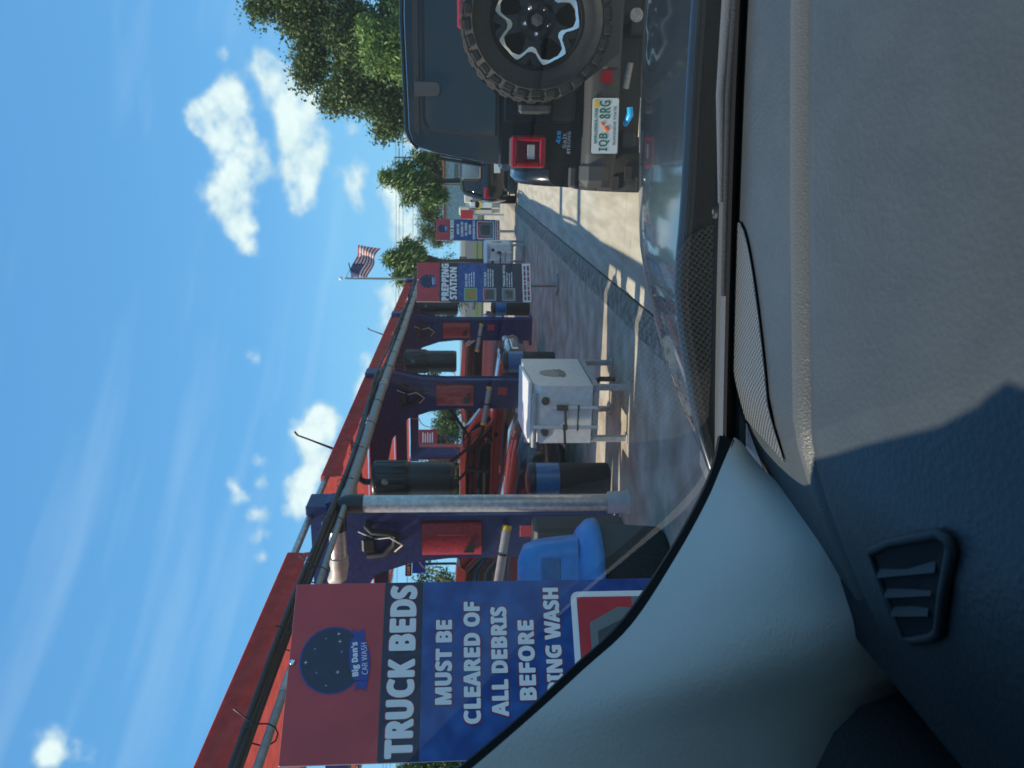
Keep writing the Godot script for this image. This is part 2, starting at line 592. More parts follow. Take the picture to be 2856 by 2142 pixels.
	mat("tinted_window", lin(0.01, 0.012, 0.012), 0.0, 0.0, {"alpha": 0.25})
	# far things
	mat("bark", lin(0.10, 0.075, 0.05), 0.95, 0.0, {"tex": dust, "tri": 1.0})
	mat("leaf", Color(1, 1, 1), 0.6, 0.0, {"vertex": true, "back": Color(0.45, 0.5, 0.25)})
	mat("wall_white", lin(0.80, 0.80, 0.77), 0.9, 0.0, {"tex": dust, "tri": 0.3})
	mat("roof_red", lin(0.34, 0.09, 0.07), 0.7)
	mat("wood_pole", lin(0.17, 0.16, 0.12), 0.9)
	mat("sign_red", lin(0.45, 0.025, 0.03), 0.5)
	mat("pale", lin(0.62, 0.60, 0.50), 0.6)
	mat("grey_window", lin(0.16, 0.18, 0.17), 0.2)
	mat("flag_cloth", Color(1, 1, 1), 0.8, 0.0, {"tex": flag_texture(), "back": Color(0.5, 0.5, 0.5)})

func grille_texture() -> ImageTexture:
	var n := 64
	var im := Image.create(n, n, false, Image.FORMAT_RGB8)
	for j in n:
		for i in n:
			var best := 9.0
			for c in [Vector2(0.25, 0.25), Vector2(0.75, 0.75)]:
				for ox in [-1, 0, 1]:
					for oy in [-1, 0, 1]:
						best = minf(best, Vector2(float(i) / n, float(j) / n).distance_to(c + Vector2(ox, oy)))
			var k := smoothstep(0.22, 0.30, best)
			im.set_pixel(i, j, Color(0.03, 0.033, 0.036).lerp(Color(0.42, 0.44, 0.44), k))
	return ImageTexture.create_from_image(im)

func lint_texture() -> ImageTexture:
	# vinyl with dust and lint lying on it
	var n := 1024
	var im := Image.create(n, n, false, Image.FORMAT_RGB8)
	var f := FastNoiseLite.new()
	f.seed = 61
	f.frequency = 0.012
	var base := Color(0.33, 0.33, 0.33).linear_to_srgb()
	for j in n:
		for i in n:
			var a := TAU * i / n
			var b := TAU * j / n
			var k := f.get_noise_3d(cos(a) * 60.0 + cos(b) * 24.0, sin(a) * 60.0 + 9.0, sin(b) * 60.0 + cos(b) * 20.0)
			im.set_pixel(i, j, base * (1.0 + 0.07 * k))
	var r := RandomNumberGenerator.new()
	r.seed = 62
	for q in 1100:
		var x := r.randi_range(3, n - 12)
		var y := r.randi_range(3, n - 12)
		var big := r.randf() < 0.12
		var c := base.lerp(Color(0.88, 0.90, 0.88), r.randf_range(0.08, 0.42) * (0.8 if big else 1.0))
		var w := r.randi_range(6, 9) if big else r.randi_range(2, 4)
		for dy in w:
			for dx in w:
				if not big or Vector2(dx - w * 0.5 + 0.5, dy - w * 0.5 + 0.5).length() < w * 0.52:
					im.set_pixel(x + dx, y + dy, c)
	return ImageTexture.create_from_image(im)

func flag_texture() -> ImageTexture:
	var im := Image.create(190, 130, false, Image.FORMAT_RGB8)
	for k in 13:
		im.fill_rect(Rect2i(0, k * 10, 190, 10), Color(0.62, 0.12, 0.14) if k % 2 == 0 else Color(0.86, 0.86, 0.86))
	im.fill_rect(Rect2i(0, 0, 78, 70), Color(0.10, 0.16, 0.36))
	for r in 9:
		for c in (6 if r % 2 == 0 else 5):
			im.fill_rect(Rect2i(5 + c * 13 + (0 if r % 2 == 0 else 6), 3 + r * 7 + r / 2, 3, 3), Color(0.85, 0.85, 0.88))
	return ImageTexture.create_from_image(im)

# ---------------------------------------------------------------- the setting
func grounds() -> void:
	var s := st()
	box(s, Vector3(0, -0.30, -60), Vector3(420, 0.4, 420), 0.0)
	struct(fin(s, "ground", M.asphalt))
	s = st()
	box(s, Vector3(5, -0.09, -75), Vector3(160, 0.1, 40), 0.0)
	struct(fin(s, "lawn", M.grass))
	# lane: cast concrete slabs with open joints
	var lane := Node3D.new()
	lane.name = "lane"
	add_child(lane)
	struct(lane)
	for k in 12:
		for row in 2:
			s = st()
			var z := 2.4 - 4.8 * k
			box(s, Vector3(0.92 + row * 4.2, -0.10, z - 2.4), Vector3(4.185, 0.14, 4.785), 0.006)
			fin(s, "concrete_slab", M.lane_concrete, lane)
	s = st()
	box(s, Vector3(3.0, -0.075, -26.4), Vector3(8.3, 0.04, 57.5), 0.0)
	fin(s, "joint_filler", M.kerb_concrete, lane)
	# island under the canopy with a low rounded kerb
	var isl := Node3D.new()
	isl.name = "pavement"
	add_child(isl)
	struct(isl)
	for k in 11:
		for row in 4:
			s = st()
			box(s, Vector3(-1.42 - 1.15 - 2.31 * row, -0.05, 1.9 - 4.65 * k - 2.325), Vector3(2.302, 0.10, 4.642), 0.006)
			fin(s, "concrete_slab", M.island_concrete, isl)
	s = st()
	box(s, Vector3(-6.05, -0.07, -23.6), Vector3(9.3, 0.05, 51.0), 0.0)
	fin(s, "joint_filler", M.kerb_concrete, isl)
	for k in 11:
		s = st()
		var z0 := 1.9 - 4.65 * k
		var rows := []
		for z in [z0 - 0.004, z0 - 4.646]:
			rows.append([Vector3(-1.42, -0.12, z), Vector3(-1.42, 0.004, z), Vector3(-1.31, 0.004, z), Vector3(-1.25, -0.014, z), Vector3(-1.19, -0.027, z), Vector3(-1.19, -0.12, z)])
		rings(s, rows, true, true, false)
		fin(s, "kerb_stone", M.kerb_concrete, isl)

func leaf_clump(sd: int, count: int, spread: float, leaf: float, narrow: float) -> ArrayMesh:
	var r := RandomNumberGenerator.new()
	r.seed = sd
	var s := st()
	s.set_smooth_group(-1)
	for k in count:
		var c := Vector3(r.randfn(), r.randfn() * 0.8, r.randfn()) * spread * 0.5
		var a := Vector3(r.randfn(), r.randfn() * 0.6 - 0.25, r.randfn()).normalized()
		var b := a.cross(Vector3(r.randfn(), r.randfn(), r.randfn())).normalized()
		var l := leaf * r.randf_range(0.7, 1.3)
		var p := [c, c + a * l * 0.5 + b * l * narrow, c + a * l, c + a * l * 0.5 - b * l * narrow]
		for w in [0, 1, 2, 0, 2, 3]:
			s.add_vertex(p[w])
	s.generate_normals()
	var im := s.commit()
	return im

func tree(called: String, label: String, group: String, foot: Vector3, lobes: Array, clump: ArrayMesh, per_lobe: int, tone: Color, tone2: Color, sd: int, upright := false) -> void:
	var r := RandomNumberGenerator.new()
	r.seed = sd
	var t := thing(called, label, "tree", foot, 0.0, group)
	var s := st()
	var mid := Vector3.ZERO
	for l in lobes:
		mid += l[0]
	mid /= float(lobes.size())
	foot = Vector3(mid.x, foot.y, mid.z)
	t.position = foot
	var fork := foot.lerp(Vector3(mid.x, foot.y + (mid.y - foot.y) * 0.5, mid.z), 1.0)
	var th: float = clampf((mid.y - foot.y) * 0.035, 0.05, 0.3)
	tube(s, [Vector3.ZERO, (fork - foot) * 0.5 + Vector3(0.05, 0, 0.04), fork - foot], [th * 1.3, th, th * 0.8], 8)
	for l in lobes:
		var e: Vector3 = l[0] - foot
		var j := fork - foot
		tube(s, [j, j.lerp(e, 0.55) + Vector3(r.randfn(), 0.4, r.randfn()) * 0.15, e], [th * 0.6, th * 0.35, th * 0.12], 6)
	fin(s, "trunk", M.bark, t)
	var xs := []
	var cs := []
	for l in lobes:
		# each lobe is a handful of smaller sprays with gaps between them
		var sprays := []
		for k in 7:
			var d := Vector3(r.randfn(), r.randfn() * 0.9 + 0.15, r.randfn()).normalized()
			sprays.append([l[0] + d * l[1] * r.randf_range(0.45, 0.85), r.randf_range(0.30, 0.56), r.randf_range(0.8, 1.2)])
		var nn := int(per_lobe * l[2])
		for k in nn:
			var sp: Array = sprays[k % 7]
			var d := Vector3(r.randfn(), r.randfn(), r.randfn()).normalized()
			var q := pow(r.randf(), 0.5)
			var rad: Vector3 = l[1]
			var p: Vector3 = sp[0] + d * rad * q * sp[1]
			var bs := Basis.from_euler(Vector3(r.randf() * TAU, r.randf() * TAU, r.randf() * TAU)) if not upright else Basis.from_euler(Vector3(r.randf_range(-0.5, 0.5), r.randf() * TAU, r.randf_range(-0.5, 0.5)))
			xs.append(Transform3D(bs.scaled(Vector3.ONE * r.randf_range(0.7, 1.25)), p - foot))
			cs.append(tone.lerp(tone2, r.randf()).lerp(Color(tone2.r * 1.15, tone2.g * 1.05, tone2.b * 0.7), r.randf() * r.randf() * 0.6) * r.randf_range(0.6, 1.3))
	# one mesh of leaves, coloured clump by clump
	var src: Array = clump.surface_get_arrays(0)
	var cv: PackedVector3Array = src[Mesh.ARRAY_VERTEX]
	var cn: PackedVector3Array = src[Mesh.ARRAY_NORMAL]
	var vv := PackedVector3Array()
	var vn := PackedVector3Array()
	var vc := PackedColorArray()
	vc.resize(cv.size() * xs.size())
	for k in xs.size():
		var x: Transform3D = xs[k]
		vv.append_array(x * cv)
		vn.append_array(Transform3D(x.basis.orthonormalized(), Vector3.ZERO) * cn)
		var col: Color = cs[k]
		for q in cv.size():
			vc[k * cv.size() + q] = col
	var ar := []
	ar.resize(Mesh.ARRAY_MAX)
	ar[Mesh.ARRAY_VERTEX] = vv
	ar[Mesh.ARRAY_NORMAL] = vn
	ar[Mesh.ARRAY_COLOR] = vc
	var am := ArrayMesh.new()
	am.add_surface_from_arrays(Mesh.PRIMITIVE_TRIANGLES, ar)
	var o := MeshInstance3D.new()
	o.mesh = am
	o.material_override = M.leaf
	put(o, "crown", t)

func lobes_at(z: float, list: Array, tall := 0.9) -> Array:
	var out := []
	for l in list:   # x, y and radius in the photograph, depth offset
		var zz: float = z + (l[3] if l.size() > 3 else 0.0)
		var k := -zz * 1.04 / 1662.0
		out.append([at_z(l[0], l[1], zz), Vector3(l[2] * k * 0.9 / tall, l[2] * k * tall, l[2] * k * 0.9 / tall), pow(l[2] / 40.0, 2.0)])
	return out

func background() -> void:
	var broad := leaf_clump(1, 24, 0.46, 0.15, 0.30)
	var fine_leaf := leaf_clump(4, 24, 0.42, 0.20, 0.16)
	var feather := leaf_clump(2, 20, 0.40, 0.46, 0.09)
	var g1 := lin(0.058, 0.095, 0.030).srgb_to_linear()
	var g2 := lin(0.135, 0.195, 0.062).srgb_to_linear()
	var p1 := lin(0.075, 0.135, 0.035).srgb_to_linear()
	var p2 := lin(0.17, 0.27, 0.07).srgb_to_linear()
	var y1 := lin(0.15, 0.24, 0.04).srgb_to_linear()
	tree("oak_tree", "broad spreading oak tree rising behind the off-road vehicle's roof", "", Vector3(5.4, -0.05, -35.5),
		lobes_at(-35.0, [[568, 10, 36], [600, -20, 55], [640, 20, 45], [690, 20, 70], [680, 80, 46], [700, 140, 58], [760, 60, 70], [745, 190, 55], [800, 130, 66], [790, 235, 44], [840, 200, 50], [850, 90, 70], [838, 278, 26], [880, 160, 60], [880, 20, 80], [860, 260, 36]]), broad, 120, g1, g2, 3)
	tree("young_tree", "lighter yellow-green young tree in front of the spreading oak", "", Vector3(4.3, -0.05, -31.0),
		lobes_at(-31.0, [[800, 70, 22], [830, 110, 34], [860, 85, 40], [870, 140, 30], [890, 105, 40]]), fine_leaf, 150, y1, p2, 5)
	tree("cypress_tree", "feathery cypress with a leaning tip beside the utility pole", "feathery trees beyond the lane", Vector3(-1.4, -0.05, -64.0),
		lobes_at(-64.0, [[832, 387, 10], [848, 382, 16], [868, 392, 22], [870, 360, 14], [890, 402, 26], [912, 385, 34], [930, 420, 30], [885, 430, 12], [905, 345, 14]], 1.25), feather, 330, p1, p2, 7, true)
	tree("cypress_tree", "feathery cypress standing just behind the flagpole", "feathery trees beyond the lane", Vector3(-5.2, -0.05, -52.0),
		lobes_at(-52.0, [[842, 557, 9], [856, 562, 14], [872, 575, 18], [880, 548, 15], [890, 585, 22], [905, 560, 26], [868, 600, 12], [880, 530, 9]], 1.25), feather, 330, p1, p2, 9, true)
	tree("broadleaf_tree", "rounded dark broadleaf tree behind the white building near the lone utility pole", "rounded trees beyond the lane", Vector3(-1.0, -0.05, -80.0),
		lobes_at(-80.0, [[935, 345, 30], [925, 375, 26], [945, 395, 30], [950, 330, 34], [960, 365, 40]]), broad, 260, g1, g2, 11)
	tree("broadleaf_tree", "rounded dark broadleaf tree behind the white building above the far sign board", "rounded trees beyond the lane", Vector3(-5.5, -0.05, -80.0),
		lobes_at(-80.0, [[925, 440, 30], [940, 475, 34], [925, 505, 22], [955, 440, 40], [960, 500, 34], [908, 520, 10], [945, 525, 18]]), broad, 260, g1, g2, 13)
	var far := [[-12.0, -70.0], [-20.0, -62.0], [-19.0, -46.0], [-26.0, -40.0], [-31.0, -33.0], [-36.0, -30.0], [-40.0, -26.0]]
	var told := ["low leafy tree seen past the far end of the vacuum bays", "low leafy tree beyond the bays behind the flagpole", "leafy tree seen between the second and third canopy arches", "leafy tree seen through the bay of the maroon car", "leafy tree beyond the bays above the maroon car's roof", "leafy tree seen beside the first canopy arch", "leafy tree seen above the chrome fronted car"]
	for k in far.size():
		var f := Vector3(far[k][0], -0.05, far[k][1])
		var r := RandomNumberGenerator.new()
		r.seed = 60 + k
		var ll := []
		for q in 7:
			ll.append([f + Vector3(r.randf_range(-2.4, 2.4), r.randf_range(1.6, 3.6), r.randf_range(-1.2, 1.2)), Vector3(1.5, 1.2, 1.4), 1.0])
		tree("leafy_tree", told[k], "low trees beyond the bays", f, ll, broad, 120, g1, g2, 70 + k)
	# white low building with red roof edge and barred windows
	var b := thing("white_building", "long low white building with a red roof edge and barred windows", "building", Vector3(3, 0, -70))
	var s := st()
	box(s, Vector3(0, 1.42, -4), Vector3(19.5, 2.9, 8), 0.02)
	fin(s, "wall", M.wall_white, b)
	s = st()
	box(s, Vector3(0, 2.93, -4), Vector3(19.9, 0.14, 8.5), 0.03)
	fin(s, "roof", M.roof_red, b)
	for k in 5:
		s = st()
		var x := -4.2 + 2.35 * k
		box(s, Vector3(x, 1.62, 0.02), Vector3(1.35, 0.82, 0.05), 0.01)
		var wn := fin(s, "window", M.grey_window, b)
		for q in 7:
			s = st()
			box(s, Vector3(x - 0.6 + 0.2 * q, 1.62, 0.07), Vector3(0.035, 0.82, 0.03), 0.004)
			fin(s, "bar", M.pale, wn)
		for q in 3:
			s = st()
			box(s, Vector3(x, 1.36 + 0.26 * q, 0.075), Vector3(1.35, 0.03, 0.03), 0.004)
			fin(s, "bar", M.pale, wn)
	# utility poles and wires
	var up := thing("utility_pole", "tall thin wooden utility pole rising beside the off-road vehicle's mirror", "pole", Vector3(-0.13, 0, -82))
	s = st()
	tube(s, [Vector3(0, -0.1, 0), Vector3(0, 8.2, 0)], [0.13, 0.09], 10)
	fin(s, "shaft", M.wood_pole, up)
	s = st()
	box(s, Vector3(0, 7.7, 0), Vector3(1.9, 0.09, 0.09), 0.01)
	fin(s, "crossarm", M.wood_pole, up)
	var up2 := thing("utility_pole", "slim grey pole standing before the white building", "pole", Vector3(-2.2, 0, -66))
	s = st()
	tube(s, [Vector3(0, -0.1, 0), Vector3(0, 4.6, 0)], [0.07, 0.045], 8)
	fin(s, "shaft", M.wood_pole, up2)
	for k in 5:
		s = st()
		var pts := []
		var hy: float = [7.9, 7.6, 7.2, 6.2, 5.7][k]
		for q in 21:
			var w := q / 20.0
			pts.append(Vector3(lerpf(-60, 40, w), hy - 1.2 * sin(w * PI) + 1.3, lerpf(-62, -96, w)))
		tube(s, pts, 0.018, 4, false)
		tag(fin(s, "overhead_wire", M.cable), ["uppermost overhead power wire crossing the sky past the utility pole", "second overhead power wire below the uppermost one", "third overhead power wire in the middle of the bundle", "fourth overhead wire, a telephone line under the power wires", "lowest overhead wire crossing just above the trees"][k], "wire", "overhead wires")
	# flagpole
	var fp := thing("flagpole", "pale metal flagpole with a ball top rising behind the canopy", "flagpole", Vector3(-6.85, 0, -45))
	s = st()
	tube(s, [Vector3(0, -0.05, 0), Vector3(0, 8.15, 0)], [0.10, 0.055], 12)
	fin(s, "shaft", M.galvanised, fp)
	s = st()
	lathe(s, [Vector2(0.0, 8.28), Vector2(0.08, 8.31), Vector2(0.12, 8.40), Vector2(0.08, 8.49), Vector2(0.0, 8.52)], 14)
	fin(s, "ball", M.print_white, fp)
	s = st()
	tube(s, [Vector3(0.03, 7.75, 0), Vector3(0.9, 7.92, 0)], 0.035, 8)
	fin(s, "arm", M.trim_black, fp)
	s = st()
	tube(s, [Vector3(0.05, 8.1, 0), Vector3(0.55, 7.86, 0)], 0.012, 6)
	fin(s, "brace", M.trim_black, fp)
	var rows := []
	s = st()
	s.set_smooth_group(0)
	var q0 := func(i: int, j: int) -> Vector3:
		var a := i / 18.0
		var c := j / 12.0
		return Vector3(-6.74 + 1.85 * a * (1.0 - 0.12 * c), 7.74 - 0.95 * c - 0.50 * a * a + 0.10 * sin(a * 7.0 + c * 2.0) - 0.26 * a * c, -45.0 + 0.22 * sin(a * 8.0 + c * 1.6))
	for i in 18:
		for j in 12:
			for w in [[0, 0], [1, 0], [1, 1], [0, 0], [1, 1], [0, 1]]:
				s.set_uv(Vector2((i + w[0]) / 18.0, (j + w[1]) / 12.0))
				s.add_vertex(q0.call(i + w[0], j + w[1]))
	tag(fin(s, "flag", M.flag_cloth), "waving striped flag with a blue starred corner on the flagpole", "flag")
	# parking lot lamp post outside the frame, whose shadow crosses the lane
	var lp := thing("lamp_post", "tall parking lot lamp post standing beyond the vacuum bays", "lamp post", Vector3(-10.6, 0, -8.4))
	s = st()
	tube(s, [Vector3(0, -0.1, 0), Vector3(0, 13.2, 0)], [0.17, 0.14], 12)
	fin(s, "shaft", M.galvanised, lp)
	s = st()
	box(s, Vector3(0.5, 13.2, 0), Vector3(0.7, 0.10, 0.32), 0.02)
	fin(s, "lamp_head", M.galvanised, lp)
	# small things at the far end of the lane
	var far_z := -30.0
	for a in [[1030, 428, 0.34, 1.05, "pale", "cream coin box standing at the far end of the bays"], [1055, 442, 0.42, 0.85, "white_steel", "white coin box with a yellow band beside the cream one"], [1010, 455, 0.3, 1.25, "pale", "tall cream post box behind the white coin box"]]:
		var p := at_z(a[0], a[1], far_z)
		var t := thing("coin_box", a[5], "machine", Vector3(p.x, 0, far_z))
		s = st()
		box(s, Vector3(0, a[3] * 0.5 + 0.3, 0), Vector3(a[2], a[3], 0.4), 0.03)
		fin(s, "cabinet", M[a[4]], t)
		s = st()
		box(s, Vector3(0, 0.15, 0), Vector3(a[2] * 0.5, 0.32, 0.2), 0.01)
		fin(s, "foot", M.frame_grey, t)
		s = st()
		box(s, Vector3(0, a[3] * 0.62 + 0.3, 0.205), Vector3(a[2] * 0.7, 0.2, 0.02), 0.004)
		fin(s, "band", M.yellow if a[4] == "white_steel" else M.print_grey, t)
	var pr := at_z(1012, 463, -27.0)
	var rb := thing("red_banner", "small plain red board beyond the far sign board", "sign", Vector3(pr.x, 0, -27.0))
	s = st()
	box(s, Vector3(0, 1.28, 0), Vector3(0.30, 0.42, 0.03), 0.006)
	fin(s, "board", M.sign_red, rb)
	s = st()
	box(s, Vector3(0, 0.55, -0.03), Vector3(0.05, 1.1, 0.04), 0.004)
	fin(s, "post", M.sign_metal, rb)

# ---------------------------------------------------------------- the vacuum bays
const ARCH := [-2.1, -6.75, -11.35, -15.95, -20.55]

func canopy() -> void:
	var nth := ["behind the big truck beds sign", "beside the hooded blue bin", "beside the white mat washer", "beside the prepping station sign", "at the far end"]
	for k in ARCH.size():
		var t := thing("canopy_arch", "navy steel canopy arch with red tool holder, " + nth[k], "arch", Vector3(0, 0, ARCH[k]), 0.0, "canopy arches along the vacuum bays")
		var s := st()
		# post that flares into the roof beam: outline in x, y
		var pl := PackedVector2Array()
		for p in [[-3.26, 0.02], [-3.26, 1.75], [-3.235, 2.1], [-3.16, 2.45], [-3.10, 2.62], [-3.10, 2.72], [-3.20, 2.90], [-8.30, 2.90], [-8.30, 2.68], [-4.75, 2.66], [-4.2, 2.55], [-3.86, 2.30], [-3.74, 1.95], [-3.70, 1.6], [-3.70, 0.02]]:
			pl.append(Vector2(p[0], p[1]))
		extrude(s, pl, 0.20)
		fin(s, "post", M.blue_steel, t)
		for e in [-0.112, 0.112]:
			s = st()
			extrude(s, poly([-3.24, 0.03, -3.24, 1.75, -3.215, 2.1, -3.12, 2.5, -3.30, 2.5, -3.285, 1.75, -3.285, 0.03]), 0.02, Transform3D(Basis(), Vector3(0, 0, e)))
			fin(s, "edge_flange", M.blue_steel, t)
		s = st()
		box(s, Vector3(-8.05, 1.34, 0), Vector3(0.34, 2.68, 0.2), 0.01)
		fin(s, "rear_post", M.blue_steel, t)
		for e in [-0.185, 0.185]:
			s = st()
			box(s, Vector3(-8.05 + e, 1.34, 0.0), Vector3(0.024, 2.66, 0.24), 0.004)
			fin(s, "red_edge", M.red_steel, t)
		s = st()
		box(s, Vector3(-3.48, 0.03, 0), Vector3(0.60, 0.04, 0.40), 0.006)
		fin(s, "base_plate", M.blue_steel, t)
		# top cap by the roof rail
		s = st()
		box(s, Vector3(-3.17, 2.83, 0), Vector3(0.09, 0.20, 0.30), 0.008)
		fin(s, "cap_plate", M.blue_steel, t)
		# red half-round tool holder
		s = st()
		var rows := []
		for i in 3:
			var y: float = [1.86, 1.80, 1.30][i]
			var row := []
			for q in 11:
				var a := PI * q / 10.0
				row.append(Vector3(-3.48 - cos(a) * 0.172, y, 0.102 + sin(a) * 0.11))
			rows.append(row)
		slab_of(s, rows, Vector3(0, 0, -0.006))
		var th := fin(s, "tool_holder", M.red_steel, t)
		s = st()
		extrude(s, poly([-0.07, 0.0, 0.10, 0.0, -0.07, 0.10]), 0.03, Transform3D(Basis(), Vector3(-3.50, 1.37, 0.222)))
		fin(s, "hook", M.black_plastic, th)
		s = st()
		box(s, Vector3(-3.40, 1.58, 0.203), Vector3(0.012, 0.26, 0.006), 0.001)
		fin(s, "print_line", M.print_crimson, th)
		# small red sticker and switch box
		s = st()
		box(s, Vector3(-3.42, 0.86, 0.104), Vector3(0.12, 0.14, 0.006), 0.001)
		fin(s, "sticker", M.print_red, t)
		s = st()
		tube(s, [Vector3(-3.30, 2.36, 0.10), Vector3(-3.32, 2.37, 0.17), Vector3(-3.36, 2.32, 0.20), Vector3(-3.37, 2.18, 0.20), Vector3(-3.40, 2.10, 0.19), Vector3(-3.52, 2.12, 0.17), Vector3(-3.62, 2.22, 0.15), Vector3(-3.66, 2.38, 0.10)], 0.032, 10)
		fin(s, "hose_loop", M.black_rubber, t)
		s = st()
		tube(s, [Vector3(-3.40, 2.46, 0.11), Vector3(-3.46, 2.30, 0.15), Vector3(-3.40, 2.16, 0.235), Vector3(-3.50, 2.04, 0.20), Vector3(-3.60, 2.12, 0.14)], 0.008, 6)
		fin(s, "pale_cable", M.pale, t)
		s = st()
		box(s, Vector3(-3.52, 2.36, 0.14), Vector3(0.15, 0.13, 0.08), 0.02)
		fin(s, "switch_box", M.black_plastic, t)
		for q in 3:
			s = st()
			lathe(s, [Vector2(0.012, 0.0), Vector2(0.012, 0.012), Vector2(0.0, 0.014)], 8, Transform3D(Basis(Vector3.RIGHT, Vector3.BACK, Vector3.UP), Vector3(-3.37, 1.55 - 0.09 * q, 0.10)))
			fin(s, "bolt", M.chrome, t)
		# tilted holder tube with yellow rings
		var nz := thing("vacuum_wand", "clear vacuum wand with yellow end rings on the arch " + nth[k], "nozzle", Vector3(0, 0, ARCH[k]), 0.0, "vacuum wands on the arches")
		var a := Vector3(-3.34, 1.06, 0.17)
		var b := Vector3(-3.86, 1.15, 0.34)
		s = st()
		tube(s, [a, b], 0.042, 14)
		fin(s, "tube", M.clear_grey, nz)
		for e in [0.0, 1.0]:
			s = st()
			tube(s, [a.lerp(b, e) - (b - a) * 0.02, a.lerp(b, e) + (b - a) * 0.05], 0.046, 14)
			fin(s, "end_ring", M.yellow, nz)
		s = st()
		tube(s, [a.lerp(b, 0.45), a.lerp(b, 0.49)], 0.047, 14)
		fin(s, "clamp", M.black_plastic, nz)
		if k != 2:
			continue
		s = st()
		tube(s, [b, b + Vector3(-0.12, 0.02, 0.06), b + Vector3(-0.3, 0.12, 0.02), b + Vector3(-0.7, 0.55, -0.1), b + Vector3(-1.2, 1.2, -0.2), b + Vector3(-1.35, 1.45, -0.25)], 0.026, 8)
		fin(s, "hose", M.black_rubber, nz)
	# fabric roof panels between the arches
	var spans := [[1.6, -5.88, "over the big truck beds sign"], [-7.48, -11.27, "over the maroon car and the mat washer"], [-11.43, -15.87, "before the prepping station sign"], [-16.03, -20.5, "at the far end of the bays"]]
	var nz2 := FastNoiseLite.new()
	nz2.seed = 17
	nz2.frequency = 0.9
	for a in spans:
		var t := thing("fabric_canopy", "red fabric canopy with a creased hanging edge, " + a[2], "canopy", Vector3(0, 0, 0), 0.0, "red fabric canopies over the vacuum bays")
		var s := st()
		var rows := []
		var nzz := int((a[0] - a[1]) / 0.06)
		for i in nzz + 1:
			var z := lerpf(a[0], a[1], float(i) / nzz)
			var w := float(i) / nzz
			var row := []
			for j in 9:
				var x := lerpf(-3.2, -8.2, j / 8.0)
				var sag := -0.10 * sin(PI * w) * sin(PI * j / 8.0)
				var fold := 0.012 * sin(z * 21.0 + 1.4 * sin(x * 0.9)) * minf(1.0, j * 0.8) + 0.016 * nz2.get_noise_2d(z * 2.0, x * 0.6)
				row.append(Vector3(x, 2.945 + sag + fold * (0.0 if j == 0 else 1.0), z))
			rows.append(row)
		sheet(s, rows, Vector3.UP)
		fin(s, "roof_sheet", M.red_fabric, t)
		s = st()
		rows = []
		for i in nzz + 1:
			var z := lerpf(a[0], a[1], float(i) / nzz)
			var row := []
			var drop := 0.20 + 0.018 * nz2.get_noise_2d(z * 1.3, 5.0) - 0.05 * pow(maxf(0.0, nz2.get_noise_2d(z * 0.9, 31.0)), 0.7)
			for j in 7:
				var c := j / 6.0
				row.append(Vector3(-3.195 + 0.018 * c * nz2.get_noise_2d(z * 3.0, 9.0 + c) + 0.010 * sin(z * 9.0 + c * 4.0) * c + 0.014 * nz2.get_noise_2d(z * 4.0 + c * 5.0, c * 3.0) * sin(PI * minf(c, 0.9)), 2.94 - drop * c, z))
			rows.append(row)
		sheet(s, rows, Vector3.RIGHT)
		fin(s, "hanging_edge", M.red_fabric, t)
	# roof rails
	for a in [[-3.252, "front roof rail tube running inside the hem of the red canopy"], [-8.2, "rear roof rail tube along the far side of the red canopy"]]:
		var s := st()
		tube(s, [Vector3(a[0], 2.905, 1.7), Vector3(a[0], 2.905, -20.6)], 0.032, 12)
		tag(fin(s, "roof_rail", M.aluminium), a[1], "rail")
	for k in 4:
		var s := st()
		tube(s, [Vector3(-5.0, 2.84, [1.6, -7.48, -11.43, -16.03][k]), Vector3(-5.0, 2.80, ([1.6, -7.48, -11.43, -16.03][k] + [-5.88, -11.27, -15.87, -20.5][k]) * 0.5), Vector3(-5.0, 2.84, [-5.88, -11.27, -15.87, -20.5][k])], 0.03, 10)
		tag(fin(s, "roof_batten", M.aluminium), "aluminium batten under the red canopy panel " + ["over the tall truck bed sign", "over the maroon car", "beyond the mat washer", "at the far end of the bays"][k], "batten", "battens under the canopy panels")
	# suction pipe along the front edge
	var sp := thing("suction_pipe", "grey suction pipe running along the canopy edge with a bright metal downpipe", "pipe", Vector3(0, 0, 0))
	for k in 8:
		var s := st()
		var wide := 0.024 if k < 3 else 0.054
		tube(s, [Vector3(-2.9, 2.50 + 0.012 * sin(k * 2.0), [1.2, -1.3, -3.8, -6.3, -9.8, -13.3, -16.8, -20.3][k]), Vector3(-2.9, 2.50 + 0.012 * sin((k + 1) * 2.0), [-1.3, -3.8, -6.3, -9.8, -13.3, -16.8, -20.3, -21.0][k])], wide, 14)
		fin(s, "pipe_length", M.grey_pvc, sp)
		s = st()
		var zc: float = [1.2, -1.3, -3.8, -6.3, -9.8, -13.3, -16.8, -20.3][k]
		tube(s, [Vector3(-2.9, 2.50 + 0.012 * sin(k * 2.0), zc + 0.08), Vector3(-2.9, 2.50 + 0.012 * sin(k * 2.0), zc - 0.10)], wide * 1.16, 14)
		fin(s, "coupling", M.cream_pvc if k % 2 == 0 else M.grey_pvc, sp)
	var s2 := st()
	tube(s2, [Vector3(-2.92, 0.12, -6.2), Vector3(-2.91, 2.36, -6.2)], 0.076, 24)
	fin(s2, "downpipe", M.aluminium, sp)
	s2 = st()
	lathe(s2, [Vector2(0.115, 0.0), Vector2(0.115, 0.03), Vector2(0.102, 0.04), Vector2(0.098, 0.19), Vector2(0.082, 0.20)], 24, Transform3D(Basis(), Vector3(-2.92, 0.0, -6.2)))
	fin(s2, "foot_collar", M.frame_grey, sp)
	s2 = st()
	var el := [Vector3(-2.91, 2.34, -6.2), Vector3(-2.91, 2.43, -6.2)]
